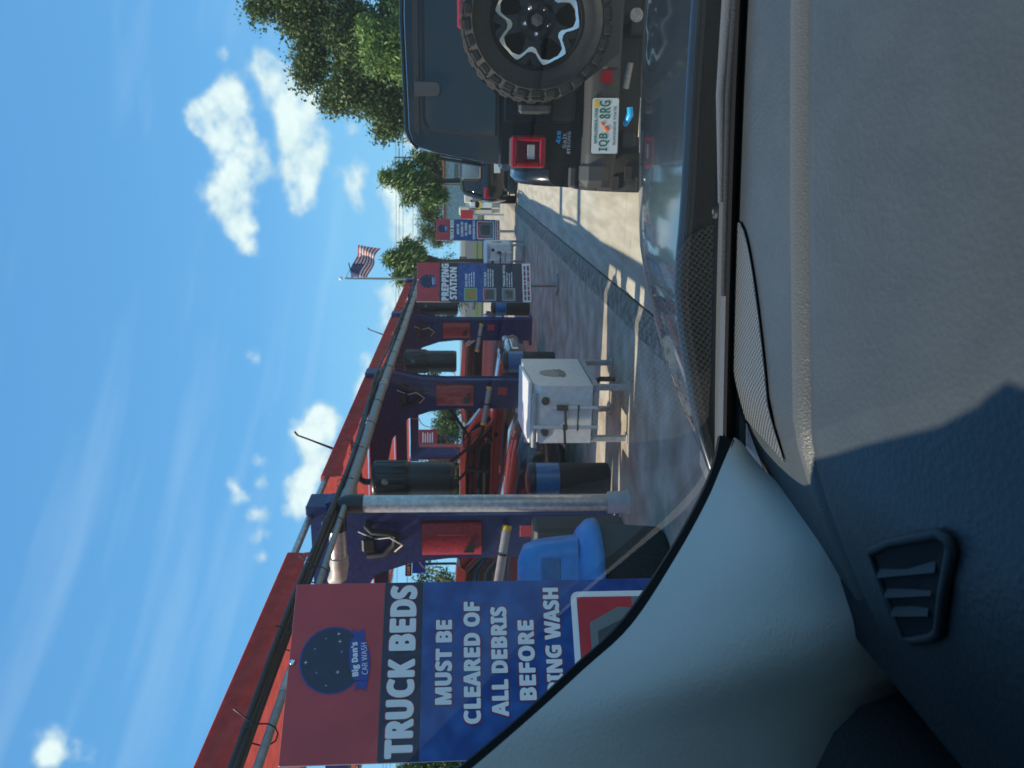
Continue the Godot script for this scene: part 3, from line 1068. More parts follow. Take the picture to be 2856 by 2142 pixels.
	for q in 6:
		var w := PI * 0.5 * q / 5.0
		el.append(Vector3(-3.05 + 0.14 * cos(w), 2.44 + 0.14 * sin(w), -6.2))
	el.append(Vector3(-3.15, 2.58, -6.2))
	tube(s2, el, 0.087, 20)
	fin(s2, "elbow", M.black_plastic, sp)
	s2 = st()
	tube(s2, [Vector3(-3.14, 2.58, -6.2), Vector3(-3.46, 2.575, -6.2)], 0.074, 20)
	fin(s2, "branch_pipe", M.aluminium, sp)
	s2 = st()
	tube(s2, [Vector3(-3.42, 2.575, -6.2), Vector3(-3.50, 2.575, -6.2), Vector3(-3.53, 2.575, -6.2), Vector3(-3.62, 2.59, -6.23), Vector3(-3.68, 2.64, -6.27)], [0.084, 0.084, 0.078, 0.078, 0.07], 18)
	fin(s2, "coupling", M.cream_pvc, sp)
	# bundle of cables tied to the pipe
	for k in 3:
		s2 = st()
		var pts := []
		for q in 60:
			var z := 1.2 - 0.37 * q
			pts.append(Vector3(-2.90 + 0.03 * (k - 1) + 0.012 * sin(z * 2.1 + k * 2.0), 2.585 + 0.02 * sin(z * 1.3 + k) + 0.012 * k - (0.03 if k == 2 else 0.0) * sin(z * 0.68), z))
		tube(s2, pts, [0.024, 0.028, 0.018][k], 7)
		tag(fin(s2, "cable", M.cable), ["thin black cable nearest the lane tied along the suction pipe", "thick black cable tied on top of the suction pipe", "sagging black cable on the bay side of the suction pipe"][k], "cable", "black cables tied along the suction pipe")
	for k in 26:
		s2 = st()
		var z := 0.6 - 0.8 * k
		var c := Vector3(-2.90, 2.53, z)
		var pts := []
		for q in 13:
			var w := TAU * q / 12.0
			pts.append(c + Vector3(cos(w) * 0.068, sin(w) * 0.092 + 0.01, 0.01 * sin(w * 2.0)))
		pts.append(pts[12] + Vector3(0.05, 0.05 + 0.05 * sin(k * 5.0), 0.03))
		pts.append(pts[13] + Vector3(0.04, 0.08, 0.05 * cos(k * 3.0)))
		tube(s2, pts, 0.0045, 5)
		fin(s2, "cable_tie", M.cable, sp)
	# boom arms above the roof
	for a in [[650, 985, -9.6, 0.9], [800, 735, -17.5, 0.75]]:
		var p := at_z(a[0], a[1], a[2])
		var t := thing("hose_boom", "thin wire-braced hose boom above the canopy " + ("over the maroon car" if a[2] > -12.0 else "over the prepping station"), "boom", Vector3(p.x, 2.92, a[2]), 0.0, "hose booms above the canopy")
		s2 = st()
		var h: float = p.y - 2.92 - 0.12
		tube(s2, [Vector3(0.05, -0.05, 0), Vector3(0.05, h * 0.25, 0)], 0.022, 8)
		fin(s2, "mast", M.trim_black, t)
		s2 = st()
		tube(s2, [Vector3(0.05, h * 0.2, 0), Vector3(0.36 * a[3], h + 0.12, 0.1)], 0.011, 6)
		fin(s2, "arm", M.trim_black, t)
		s2 = st()
		tube(s2, [Vector3(-0.02, h * 0.02, 0.0), Vector3(0.36 * a[3], h + 0.12, 0.1)], 0.006, 5)
		tube(s2, [Vector3(0.36 * a[3], h + 0.12, 0.1), Vector3(0.42 * a[3], h + 0.16, 0.1)], 0.014, 5)
		fin(s2, "stay_wire", M.trim_black, t)

# ---------------------------------------------------------------- sign boards
func plate(parent: Node, called: String, m: Material, x0: float, x1: float, y0: float, y1: float, z: float, thick := 0.003) -> MeshInstance3D:
	var s := st()
	box(s, Vector3((x0 + x1) * 0.5, (y0 + y1) * 0.5, z + thick * 0.5), Vector3(absf(x1 - x0), absf(y1 - y0), thick), 0.0006)
	return fin(s, called, m, parent)

func outlined(text: String, w: float, h: float, at: Vector3, parent: Node) -> void:
	words(text, w + 0.008, h + 0.008, at, M.print_crimson, parent, 1.6, "letter_outline")
	words(text, w, h, at + Vector3(0, 0, 0.0016), M.print_white, parent, 1.25)

func emblem(parent: Node, c: Vector2, r: float, z: float) -> void:
	var s := st()
	lathe(s, [Vector2(r, 0.0), Vector2(r, 0.002)], 48, Transform3D(Basis(Vector3.RIGHT, Vector3.BACK, Vector3.UP), Vector3(c.x, c.y, z)))
	var d := fin(s, "emblem_rim", M.ribbon_blue, parent)
	s = st()
	lathe(s, [Vector2(r * 0.955, 0.0), Vector2(r * 0.955, 0.002)], 48, Transform3D(Basis(Vector3.RIGHT, Vector3.BACK, Vector3.UP), Vector3(c.x, c.y, z + 0.002)))
	fin(s, "emblem_disc", M.print_navy, d)
	for k in 10:
		s = st()
		var a := -0.5 + 0.72 * k
		var q := Vector3(c.x + cos(a) * r * (0.62 + 0.2 * sin(k * 3.0)), c.y + sin(a) * r * (0.62 + 0.2 * sin(k * 3.0)) + r * 0.1, z + 0.0045)
		var l := r * (0.07 if k % 3 == 0 else 0.035)
		extrude(s, poly([0, l, l * 0.14, l * 0.14, l, 0, l * 0.14, -l * 0.14, 0, -l, -l * 0.14, -l * 0.14, -l, 0, -l * 0.14, l * 0.14]), 0.0012, Transform3D(Basis(), q))
		fin(s, "star", M.print_white, d)
	s = st()
	var pl := PackedVector2Array()
	for q in 9:
		var w := -1.0 + 0.25 * q
		pl.append(Vector2(c.x + w * r * 0.62, c.y - r * 0.62 + 0.10 * r * (1.0 - w * w) + w * r * 0.08))
	for q in 9:
		var w := 1.0 - 0.25 * q
		pl.append(Vector2(c.x + w * r * 0.62, c.y - r * 1.02 - 0.14 * r * (1.0 - w * w) + w * r * 0.08))
	extrude(s, pl, 0.003, Transform3D(Basis(), Vector3(0, 0, z + 0.007)))
	var rb := fin(s, "ribbon", M.ribbon_blue, d)
	for e in [-1.0, 1.0]:
		s = st()
		extrude(s, poly([c.x + e * r * 0.56, c.y - r * 0.72 + e * r * 0.08, c.x + e * r * 0.92, c.y - r * 0.66 + e * r * 0.08, c.x + e * r * 0.82, c.y - r * 0.82 + e * r * 0.08, c.x + e * r * 0.92, c.y - r * 1.0 + e * r * 0.08, c.x + e * r * 0.56, c.y - r * 1.06 + e * r * 0.08]), 0.003, Transform3D(Basis(), Vector3(0, 0, z + 0.0035)))
		fin(s, "ribbon_tail", M.ribbon_blue, d)
	var tilt := Basis(Vector3.BACK, 0.1)
	words("Big Dan's", r * 1.02, r * 0.26, Vector3(c.x, c.y - r * 0.72, z + 0.0094), M.print_white, d, 0.9, "lettering", tilt)
	words("CAR WASH", r * 0.94, r * 0.17, Vector3(c.x + 0.01 * r, c.y - r * 0.99, z + 0.0094), M.print_white, d, -1.0, "lettering", tilt)

func sign_base(label: String, at: Vector3, turn: float) -> Node3D:
	var t := thing("sign_board", label, "sign", at, turn, "tall information boards along the bays")
	var s := st()
	box(s, Vector3(0, 1.29, -0.012), Vector3(0.664, 1.744, 0.022), 0.004)
	fin(s, "board", M.sign_metal, t)
	s = st()
	box(s, Vector3(0, 0.66, -0.055), Vector3(0.06, 1.32, 0.06), 0.004)
	fin(s, "post", M.galvanised, t)
	s = st()
	box(s, Vector3(0, 0.012, -0.055), Vector3(0.26, 0.024, 0.26), 0.006)
	fin(s, "foot_plate", M.galvanised, t)
	for p in [[0.03, 2.145], [-0.03, 0.46]]:
		s = st()
		lathe(s, [Vector2(0.013, 0.0), Vector2(0.013, 0.006), Vector2(0.006, 0.011)], 12, Transform3D(Basis(Vector3.RIGHT, Vector3.BACK, Vector3.UP), Vector3(p[0], p[1], 0.003)))
		fin(s, "bolt", M.chrome, t)
	return t

func truck_sign(label: String, at: Vector3, turn: float) -> Node3D:
	var t := sign_base(label, at, turn)
	var e := 0.33
	plate(t, "red_print", M.print_red, -e, e, 1.806, 2.16, 0.0)
	plate(t, "navy_print", M.print_navy, -e, e, 1.652, 1.804, 0.0)
	plate(t, "blue_print", M.print_blue, -e, e, 0.55, 1.65, 0.0)
	plate(t, "white_strip", M.print_white, -e, e, 0.42, 0.548, 0.0)
	emblem(t, Vector2(0.035, 1.995), 0.125, 0.0035)
	outlined("TRUCK BEDS", 0.635, 0.108, Vector3(0, 1.728, 0.0045), t)
	outlined("MUST BE", 0.315, 0.066, Vector3(0.02, 1.565, 0.0045), t)
	outlined("CLEARED OF", 0.455, 0.066, Vector3(0.02, 1.455, 0.0045), t)
	outlined("ALL DEBRIS", 0.41, 0.066, Vector3(0.02, 1.347, 0.0045), t)
	outlined("BEFORE", 0.30, 0.066, Vector3(0.02, 1.240, 0.0045), t)
	outlined("ENTERING WASH", 0.585, 0.066, Vector3(0.005, 1.132, 0.0045), t)
	# print of an open truck bed
	var s := st()
	extrude(s, round_rect(0.56, 0.47, 0.03, Vector2(0, 0.815)), 0.003, Transform3D(Basis(), Vector3(0, 0, 0.005)))
	var pic := fin(s, "picture_border", M.print_white, t)
	plate(pic, "picture_ground", M.print_grey, -0.257, 0.257, 0.605, 1.026, 0.0068, 0.0015)
	plate(pic, "picture_wall", M.print_red, -0.257, 0.257, 0.80, 1.025, 0.0085, 0.0008)
	s = st()
	extrude(s, poly([-0.20, 0.66, 0.20, 0.66, 0.215, 0.86, 0.155, 0.98, -0.155, 0.98, -0.215, 0.86]), 0.0016, Transform3D(Basis(), Vector3(0, 0, 0.0105)))
	fin(s, "picture_truck", M.print_grey, pic)
	s = st()
	extrude(s, poly([-0.15, 0.69, 0.15, 0.69, 0.165, 0.85, 0.12, 0.95, -0.12, 0.95, -0.165, 0.85]), 0.0016, Transform3D(Basis(), Vector3(0, 0, 0.0124)))
	fin(s, "picture_bed", M.print_dark, pic)
	strips(t, 0.42, 0.548)
	return t

func strips(t: Node3D, y0: float, y1: float) -> void:
	var r := RandomNumberGenerator.new()
	r.seed = 3
	for k in 2:
		var x := -0.30
		while x < 0.28:
			var w := r.randf_range(0.035, 0.10)
			plate(t, "print_word", M.print_crimson, x, minf(x + w, 0.31), lerpf(y0, y1, 0.16 + 0.42 * k), lerpf(y0, y1, 0.42 + 0.42 * k), 0.0034, 0.001)
			x += w + 0.014

func prep_sign(label: String, at: Vector3, turn: float) -> Node3D:
	var t := sign_base(label, at, turn)
	var e := 0.33
	plate(t, "red_print", M.print_red, -e, e, 1.82, 2.16, 0.0)
	plate(t, "navy_print", M.print_navy, -e, e, 1.532, 1.818, 0.0)
	plate(t, "blue_print", M.print_blue, -e, e, 1.10, 1.53, 0.0)
	plate(t, "navy_print", M.print_navy, -e, e, 0.55, 1.098, 0.0)
	plate(t, "white_strip", M.print_white, -e, e, 0.42, 0.548, 0.0)
	emblem(t, Vector2(0.01, 2.0), 0.115, 0.0035)
	outlined("PREPPING", 0.63, 0.112, Vector3(0, 1.733, 0.0045), t)
	outlined("STATION", 0.55, 0.112, Vector3(-0.02, 1.608, 0.0045), t)
	var heads := ["BUG PREP", "TRUCK BED", "TRAILER HITCH"]
	var r := RandomNumberGenerator.new()
	r.seed = 8
	for k in 3:
		var y := 1.345 - 0.29 * k
		words(heads[k], [0.22, 0.25, 0.37][k], 0.036, Vector3(-0.075 + [0.11, 0.125, 0.185][k], y + 0.065, 0.0045), M.print_white, t, 0.7)
		for q in 3:
			var x := -0.075
			while x < [0.13, 0.22, 0.16][k]:
				var w := r.randf_range(0.02, 0.06)
				plate(t, "print_word", M.print_grey if q > 3 else M.print_white, x, x + w, y + 0.012 - 0.036 * q, y + 0.027 - 0.036 * q, 0.0034, 0.001)
				x += w + 0.010
		var s := st()
		extrude(s, round_rect(0.215, 0.2, 0.015, Vector2(-0.205, y)), 0.002, Transform3D(Basis(), Vector3(0, 0, 0.0045)))
		var pic := fin(s, "picture_border", M.tail_clear, t)
		plate(pic, "picture_ground", [M.print_green, M.print_grey, M.print_grey][k], -0.30, -0.11, y - 0.088, y + 0.088, 0.0056, 0.001)
		s = st()
		if k == 0:
			extrude(s, round_rect(0.12, 0.10, 0.045, Vector2(-0.205, y - 0.01)), 0.001, Transform3D(Basis(), Vector3(0, 0, 0.0074)))
			fin(s, "picture_brush", M.orange, pic)
		elif k == 1:
			plate(pic, "picture_wall", M.print_red, -0.30, -0.11, y + 0.03, y + 0.087, 0.0067, 0.0008)
			extrude(s, poly([-0.285, y - 0.06, -0.125, y - 0.06, -0.13, y + 0.03, -0.16, y + 0.06, -0.25, y + 0.06, -0.28, y + 0.03]), 0.001, Transform3D(Basis(), Vector3(0, 0, 0.0085)))
			fin(s, "picture_truck", M.print_dark, pic)
		else:
			extrude(s, poly([-0.27, y - 0.05, -0.15, y - 0.06, -0.13, y + 0.02, -0.17, y + 0.06, -0.22, y + 0.01, -0.26, y + 0.04]), 0.001, Transform3D(Basis(), Vector3(0, 0, 0.0074)))
			fin(s, "picture_hitch", M.print_dark, pic)
	strips(t, 0.42, 0.548)
	return t

func signs() -> void:
	truck_sign("large truck beds sign board beside the pillar, filling the view close to the car", Vector3(-1.905, 0, -2.575), PI / 4)
	prep_sign("prepping station sign board with three small pictures on a short post", Vector3(-1.83, 0, -11.75), PI / 5)
	truck_sign("small-looking far truck beds sign board beyond the prepping station board", Vector3(-1.90, 0, -21.4), PI / 5)
	# red notices hanging at the rear of the bays
	for a in [[923, 945, -9.8, "red notice board seen over the maroon car's roof"], [1000, 560, -19.6, "red notice board at the far end behind the bays"]]:
		var d := dir_of(a[0], a[1])
		var p: Vector3 = EYE + d * (-8.6 / d.x)
		var t := thing("notice_board", a[3], "sign", Vector3(p.x, 0, p.z), 0.6, "red notice boards")
		var s := st()
		box(s, Vector3(0, p.y, 0), Vector3(0.52, 0.62, 0.02), 0.004)
		fin(s, "board", M.sign_red, t)
		s = st()
		box(s, Vector3(0, p.y * 0.5 - 0.1, -0.03), Vector3(0.05, p.y + 0.3, 0.04), 0.004)
		fin(s, "post", M.blue_steel, t)
		for k in 5:
			plate(t, "print_line", M.print_white, -0.17, 0.17 - 0.04 * (k % 2), p.y + 0.12 - 0.075 * k, p.y + 0.155 - 0.075 * k, 0.0105, 0.002)
	# screen hanging behind the near post
	var ps := dir_of(1150, 1210)
	var q: Vector3 = EYE + dir_of(905, 1218) * (-7.6 / dir_of(905, 1218).x)
	var t2 := thing("display_board", "small bright blue board under a dark car wash letter strip", "sign", Vector3(q.x, 0, q.z), 0.7)
	var s3 := st()
	box(s3, Vector3(0, q.y, 0), Vector3(0.36, 0.26, 0.03), 0.006)
	fin(s3, "panel", mat("screen_blue", lin(0.005, 0.10, 0.75), 0.3), t2)
	s3 = st()
	box(s3, Vector3(0, q.y + 0.20, 0), Vector3(0.46, 0.12, 0.03), 0.006)
	fin(s3, "name_strip", M.black_plastic, t2)
	words("CAR WASH", 0.40, 0.065, Vector3(0, q.y + 0.20, 0.017), M.print_white, t2, 0.5)
	s3 = st()
	tube(s3, [Vector3(0, q.y - 0.1, -0.02), Vector3(0, 0.0, -0.02)], 0.025, 8)
	fin(s3, "post", M.blue_steel, t2)

# ---------------------------------------------------------------- vacuum equipment
func equipment() -> void:
	var bays := [-7.22, -11.90, -16.55, -20.95]
	var where := ["beside the bright downpipe", "behind the white mat washer", "beside the prepping station board", "at the far end"]
	# hanging canisters
	var c := thing("vacuum_canister", "black ribbed vacuum canister hanging " + where[0], "canister", Vector3(-3.12, 0, bays[0]), 0.0, "vacuum canisters hanging in the bays")
	var s := st()
	lathe(s, [Vector2(0.0, 2.385), Vector2(0.15, 2.383), Vector2(0.182, 2.365), Vector2(0.188, 2.34), Vector2(0.186, 2.04), Vector2(0.176, 2.02), Vector2(0.176, 2.0)], 40)
	var capm := fin(s, "filter_head", M.black_plastic, c)
	for k in 16:
		s = st()
		var a := TAU * k / 16.0
		box(s, Vector3(cos(a) * 0.187, 2.19, sin(a) * 0.187), Vector3(0.012, 0.29, 0.030), 0.004, Basis(Vector3.UP, -a))
		fin(s, "rib", M.black_plastic, capm)
	s = st()
	lathe(s, [Vector2(0.172, 2.01), Vector2(0.172, 1.62), Vector2(0.168, 1.58), Vector2(0.15, 1.56), Vector2(0.0, 1.56)], 40)
	fin(s, "drum", M.black_plastic, c)
	s = st()
	tube(s, [Vector3(0.0, 2.36, 0.06), Vector3(0.0, 2.45, 0.06), Vector3(0.03, 2.5, 0.06), Vector3(0.12, 2.51, 0.06), Vector3(0.21, 2.50, 0.06)], 0.032, 12)
	fin(s, "inlet_pipe", M.black_plastic, c)
	s = st()
	tube(s, [Vector3(-0.17, 2.2, 0), Vector3(-0.42, 2.22, -0.05 + 0.2)], 0.02, 8)
	fin(s, "bracket", M.galvanised, c)
	s = st()
	lathe(s, [Vector2(0.034, 0.0), Vector2(0.034, 0.004)], 20, Transform3D(Basis(Vector3.RIGHT, Vector3.BACK, Vector3.UP), Vector3(0.05, 2.24, 0.186)))
	lathe(s, [Vector2(0.020, 0.004), Vector2(0.020, 0.006)], 20, Transform3D(Basis(Vector3.RIGHT, Vector3.BACK, Vector3.UP), Vector3(0.05, 2.24, 0.186)))
	fin(s, "round_badge", M.print_grey, c)
	for k in range(1, 4):
		copy(c, Vector3(-3.12, 0, bays[k]), 0.0, "black ribbed vacuum canister hanging " + where[k])
	# dirt bins
	var b := thing("dirt_bin", "black cylindrical dirt bin with a blue band standing " + where[0], "bin", Vector3(-3.12, 0, bays[0] + 0.04), 0.0, "cylindrical dirt bins in the bays")
	s = st()
	lathe(s, [Vector2(0.0, 0.0), Vector2(0.155, 0.0), Vector2(0.168, 0.02), Vector2(0.168, 0.50), Vector2(0.168, 0.76), Vector2(0.165, 0.785)], 40)
	fin(s, "body", M.black_rubber, b)
	s = st()
	lathe(s, [Vector2(0.1715, 0.51), Vector2(0.1715, 0.745)], 40, Transform3D(), false)
	fin(s, "blue_band", M.bin_blue, b)
	s = st()
	lathe(s, [Vector2(0.174, 0.75), Vector2(0.178, 0.76), Vector2(0.178, 0.80), Vector2(0.165, 0.815), Vector2(0.06, 0.84), Vector2(0.0, 0.845)], 40)
	fin(s, "lid", M.black_plastic, b)
	for k in range(1, 4):
		copy(b, Vector3(-3.12, 0, bays[k] + 0.04), 0.0, "black cylindrical dirt bin with a blue band standing " + where[k])
	# mat washers
	var m := thing("mat_washer", "white steel mat washer with knobs and rollers beside the maroon car", "machine", Vector3(-2.165, 0, -6.40), 0.0, "white mat washers")
	s = st()
	var w := 0.265
	var prof := poly([0.0, 0.34, 0.0, 0.80, -0.10, 0.86, -0.62, 0.90, -0.95, 0.90, -0.95, 0.34])   # z, y
	var rows := []
	for x in [-w, w]:
		var row := []
		for p in prof:
			row.append(Vector3(x, p.y, p.x))
		rows.append(row)
	rings(s, rows, true, true, false)
	fin(s, "cabinet", M.white_steel, m)
	s = st()
	box(s, Vector3(0, 0.905, -0.36), Vector3(0.57, 0.03, 0.62), 0.012, Basis(Vector3.RIGHT, 0.075))
	fin(s, "lid", M.white_steel, m)
	for p in [[-0.24, -0.05], [0.24, -0.05], [-0.24, -0.90], [0.24, -0.90]]:
		s = st()
		box(s, Vector3(p[0], 0.17, p[1]), Vector3(0.05, 0.36, 0.05), 0.005)
		fin(s, "leg", M.frame_grey, m)
		s = st()
		box(s, Vector3(p[0], 0.006, p[1]), Vector3(0.09, 0.012, 0.09), 0.003)
		fin(s, "foot", M.frame_grey, m)
	for p in [[-0.048, true], [-0.90, true], [-0.24, false], [0.24, false]]:
		s = st()
		if p[1]:
			box(s, Vector3(0, 0.30, p[0]), Vector3(0.43, 0.05, 0.05), 0.005)
		else:
			box(s, Vector3(p[0], 0.30, -0.475), Vector3(0.05, 0.05, 0.80), 0.005)
		fin(s, "rail", M.frame_grey, m)
	for x in [-0.10, 0.08]:
		s = st()
		tube(s, [Vector3(x, 0.30, 0.045), Vector3(x, 0.86 if x < 0 else 0.70, 0.045)], 0.016, 10)
		fin(s, "water_pipe", M.white_steel, m)
		s = st()
		tube(s, [Vector3(x, 0.56, 0.045), Vector3(x, 0.66 if x > 0 else 0.60, 0.045)], 0.026, 10)
		tube(s, [Vector3(x, 0.585, 0.045), Vector3(x - 0.15, 0.575, 0.06)], 0.011, 8)
		fin(s, "valve", M.trim_black, m)
		s = st()
		tube(s, [Vector3(x, 0.46, 0.045), Vector3(x, 0.475, 0.045)], 0.022, 10)
		fin(s, "clamp", M.trim_black, m)
	s = st()
	box(s, Vector3(-0.02, 0.465, 0.03), Vector3(0.24, 0.012, 0.01), 0.002)
	fin(s, "strap", M.trim_black, m)
	for x in [0.13, -0.16]:
		s = st()
		lathe(s, [Vector2(0.036, 0.0), Vector2(0.036, 0.02), Vector2(0.022, 0.03)], 16, Transform3D(Basis(Vector3.RIGHT, Vector3.BACK, Vector3.UP), Vector3(x, 0.755, 0.0)))
		fin(s, "knob", M.trim_black, m)
	s = st()
	tube(s, [Vector3(-0.30, 0.85, 0.0), Vector3(0.20, 0.85, 0.0)], 0.024, 12)
	fin(s, "roller", M.frame_grey, m)
	# emblem sticker on the side that faces the lane
	s = st()
	lathe(s, [Vector2(0.115, 0.0), Vector2(0.115, 0.003)], 32, Transform3D(Basis(Vector3.UP, Vector3.RIGHT, Vector3.BACK), Vector3(w, 0.655, -0.42)))
	var stk := fin(s, "emblem_sticker", M.print_grey, m)
	s = st()
	extrude(s, poly([-0.13, -0.10, -0.06, -0.125, 0.05, -0.12, 0.13, -0.08, 0.10, -0.055, 0.13, -0.02, 0.05, -0.06, -0.06, -0.06, -0.13, -0.03, -0.105, -0.06]), 0.002, Transform3D(Basis(Vector3.FORWARD, Vector3.UP, Vector3.RIGHT), Vector3(w + 0.005, 0.655, -0.42)))
	fin(s, "ribbon", M.print_dark, stk)
	s = st()
	tube(s, [Vector3(0.20, 0.06, -0.45), Vector3(0.21, 0.20, -0.42), Vector3(0.18, 0.29, -0.36)], 0.025, 8)
	fin(s, "drain_hose", M.black_rubber, m)
	copy(m, Vector3(-2.165, 0, -17.9), 0.0, "white steel mat washer between the two far sign boards")
	# hooded bin with pebbled body
	var hb := thing("hooded_bin", "bright blue hooded litter bin lid on a dark pebbled round body", "bin", Vector3(-2.93, 0, -5.02), 0.35)
	s = st()
	lathe(s, [Vector2(0.0, 0.0), Vector2(0.30, 0.0), Vector2(0.33, 0.03), Vector2(0.35, 0.30), Vector2(0.35, 0.47), Vector2(0.33, 0.50), Vector2(0.0, 0.50)], 40)
	fin(s, "body", M.pebble_grey, hb)
	s = st()
	lathe(s, [Vector2(0.36, 0.49), Vector2(0.40, 0.50), Vector2(0.395, 0.56), Vector2(0.33, 0.63), Vector2(0.27, 0.66), Vector2(0.0, 0.68)], 44)
	fin(s, "rim", M.hood_blue, hb)
	s = st()
	rows = []
	for k in 5:
		var y: float = [0.64, 0.80, 0.94, 1.04, 1.08][k]
		var rr: float = [0.27, 0.255, 0.24, 0.20, 0.10][k]
		var row := []
		for q in round_rect(rr * 2.0, rr * 1.8, rr * 0.5, Vector2.ZERO, 6):
			row.append(Vector3(q.x, y + q.y * 0.10, q.y - 0.0))
		rows.append(row)
	rings(s, rows)
	fin(s, "hood", M.hood_blue, hb)
	s = st()
	box(s, Vector3(0, 0.86, 0.232), Vector3(0.30, 0.14, 0.02), 0.02)
	fin(s, "flap", M.bin_blue, hb)
	# small dark crate with a red label behind the bin
	var cr := thing("pump_box", "small dark pump box with a red label behind the hooded bin", "machine", Vector3(-3.35, 0, -6.35))
	s = st()
	box(s, Vector3(0, 0.42, 0), Vector3(0.34, 0.84, 0.30), 0.03)
	fin(s, "case", M.trim_black, cr)
	s = st()
	box(s, Vector3(0.0, 0.60, 0.152), Vector3(0.16, 0.14, 0.006), 0.001)
	fin(s, "label", M.print_red, cr)
	# coiled yellow air hoses and black hoses
	for k in 3:
		var z0: float = ARCH[k + 1] - 1.2
		s = st()
		var pts := []
		for q in 90:
			var a := q * 0.7
			var f := q / 89.0
			pts.append(Vector3(-4.2 - 1.6 * f + 0.03 * cos(a), 2.45 - 0.95 * sin(f * 2.6) + 0.03 * sin(a), z0 - 0.4 * f))
		tube(s, pts, 0.007, 5)
		tag(fin(s, "air_hose", M.yellow if k == 0 else M.orange), "thin coiled air hose hanging under the canopy " + ["over the maroon car", "beyond the mat washer", "behind the prepping station board"][k], "hose", "coiled air hoses under the canopy")
	for k in [0, 2]:
		var z0: float = ARCH[k] - 0.6
		s = st()
		var a := Vector3(-3.5, 2.2, z0)
		tube(s, [a, a + Vector3(-0.5, -0.5, -0.3), a + Vector3(-1.1, -0.85, -0.5), a + Vector3(-1.8, -0.8, -0.6), a + Vector3(-2.6, -0.1, -0.7), a + Vector3(-3.0, 0.4, -0.7)], 0.028, 8)
		tag(fin(s, "vacuum_hose", M.black_rubber), "drooping black vacuum hose " + ["behind the tall truck bed sign", "over the maroon car", "beyond the mat washer"][k], "hose", "drooping vacuum hoses")
	# orange patch sign and lamp under the roof
	s = st()
	box(s, Vector3(-4.4, 2.30, -9.9), Vector3(0.20, 0.24, 0.03), 0.004)
	box(s, Vector3(-4.4, 2.55, -9.9), Vector3(0.02, 0.3, 0.02), 0.002)
	tag(fin(s, "hanging_tag", M.orange), "small orange tag hanging under the canopy over the maroon car", "sign")

# ---------------------------------------------------------------- vehicles
func wheel(parent: Node, at: Vector3, r: float, wd: float, rim: Material) -> void:
	var xf := Transform3D(Basis(Vector3.UP, Vector3.RIGHT, Vector3.BACK), at)
	var s := st()
	var h := wd * 0.5
	lathe(s, [Vector2(r * 0.62, -h), Vector2(r * 0.86, -h * 1.04), Vector2(r * 0.97, -h * 0.9), Vector2(r, -h * 0.6), Vector2(r, h * 0.6), Vector2(r * 0.97, h * 0.9), Vector2(r * 0.86, h * 1.04), Vector2(r * 0.62, h)], 32, xf)
	var t := fin(s, "wheel", M.tyre, parent)
	for e in [-1.0, 1.0]:
		s = st()
		lathe(s, [Vector2(r * 0.63, e * h * 0.98), Vector2(r * 0.60, e * h * 1.06), Vector2(r * 0.52, e * h * 0.8), Vector2(r * 0.2, e * h * 0.95), Vector2(0.0, e * h)], 20, xf)
		fin(s, "rim", rim, t)

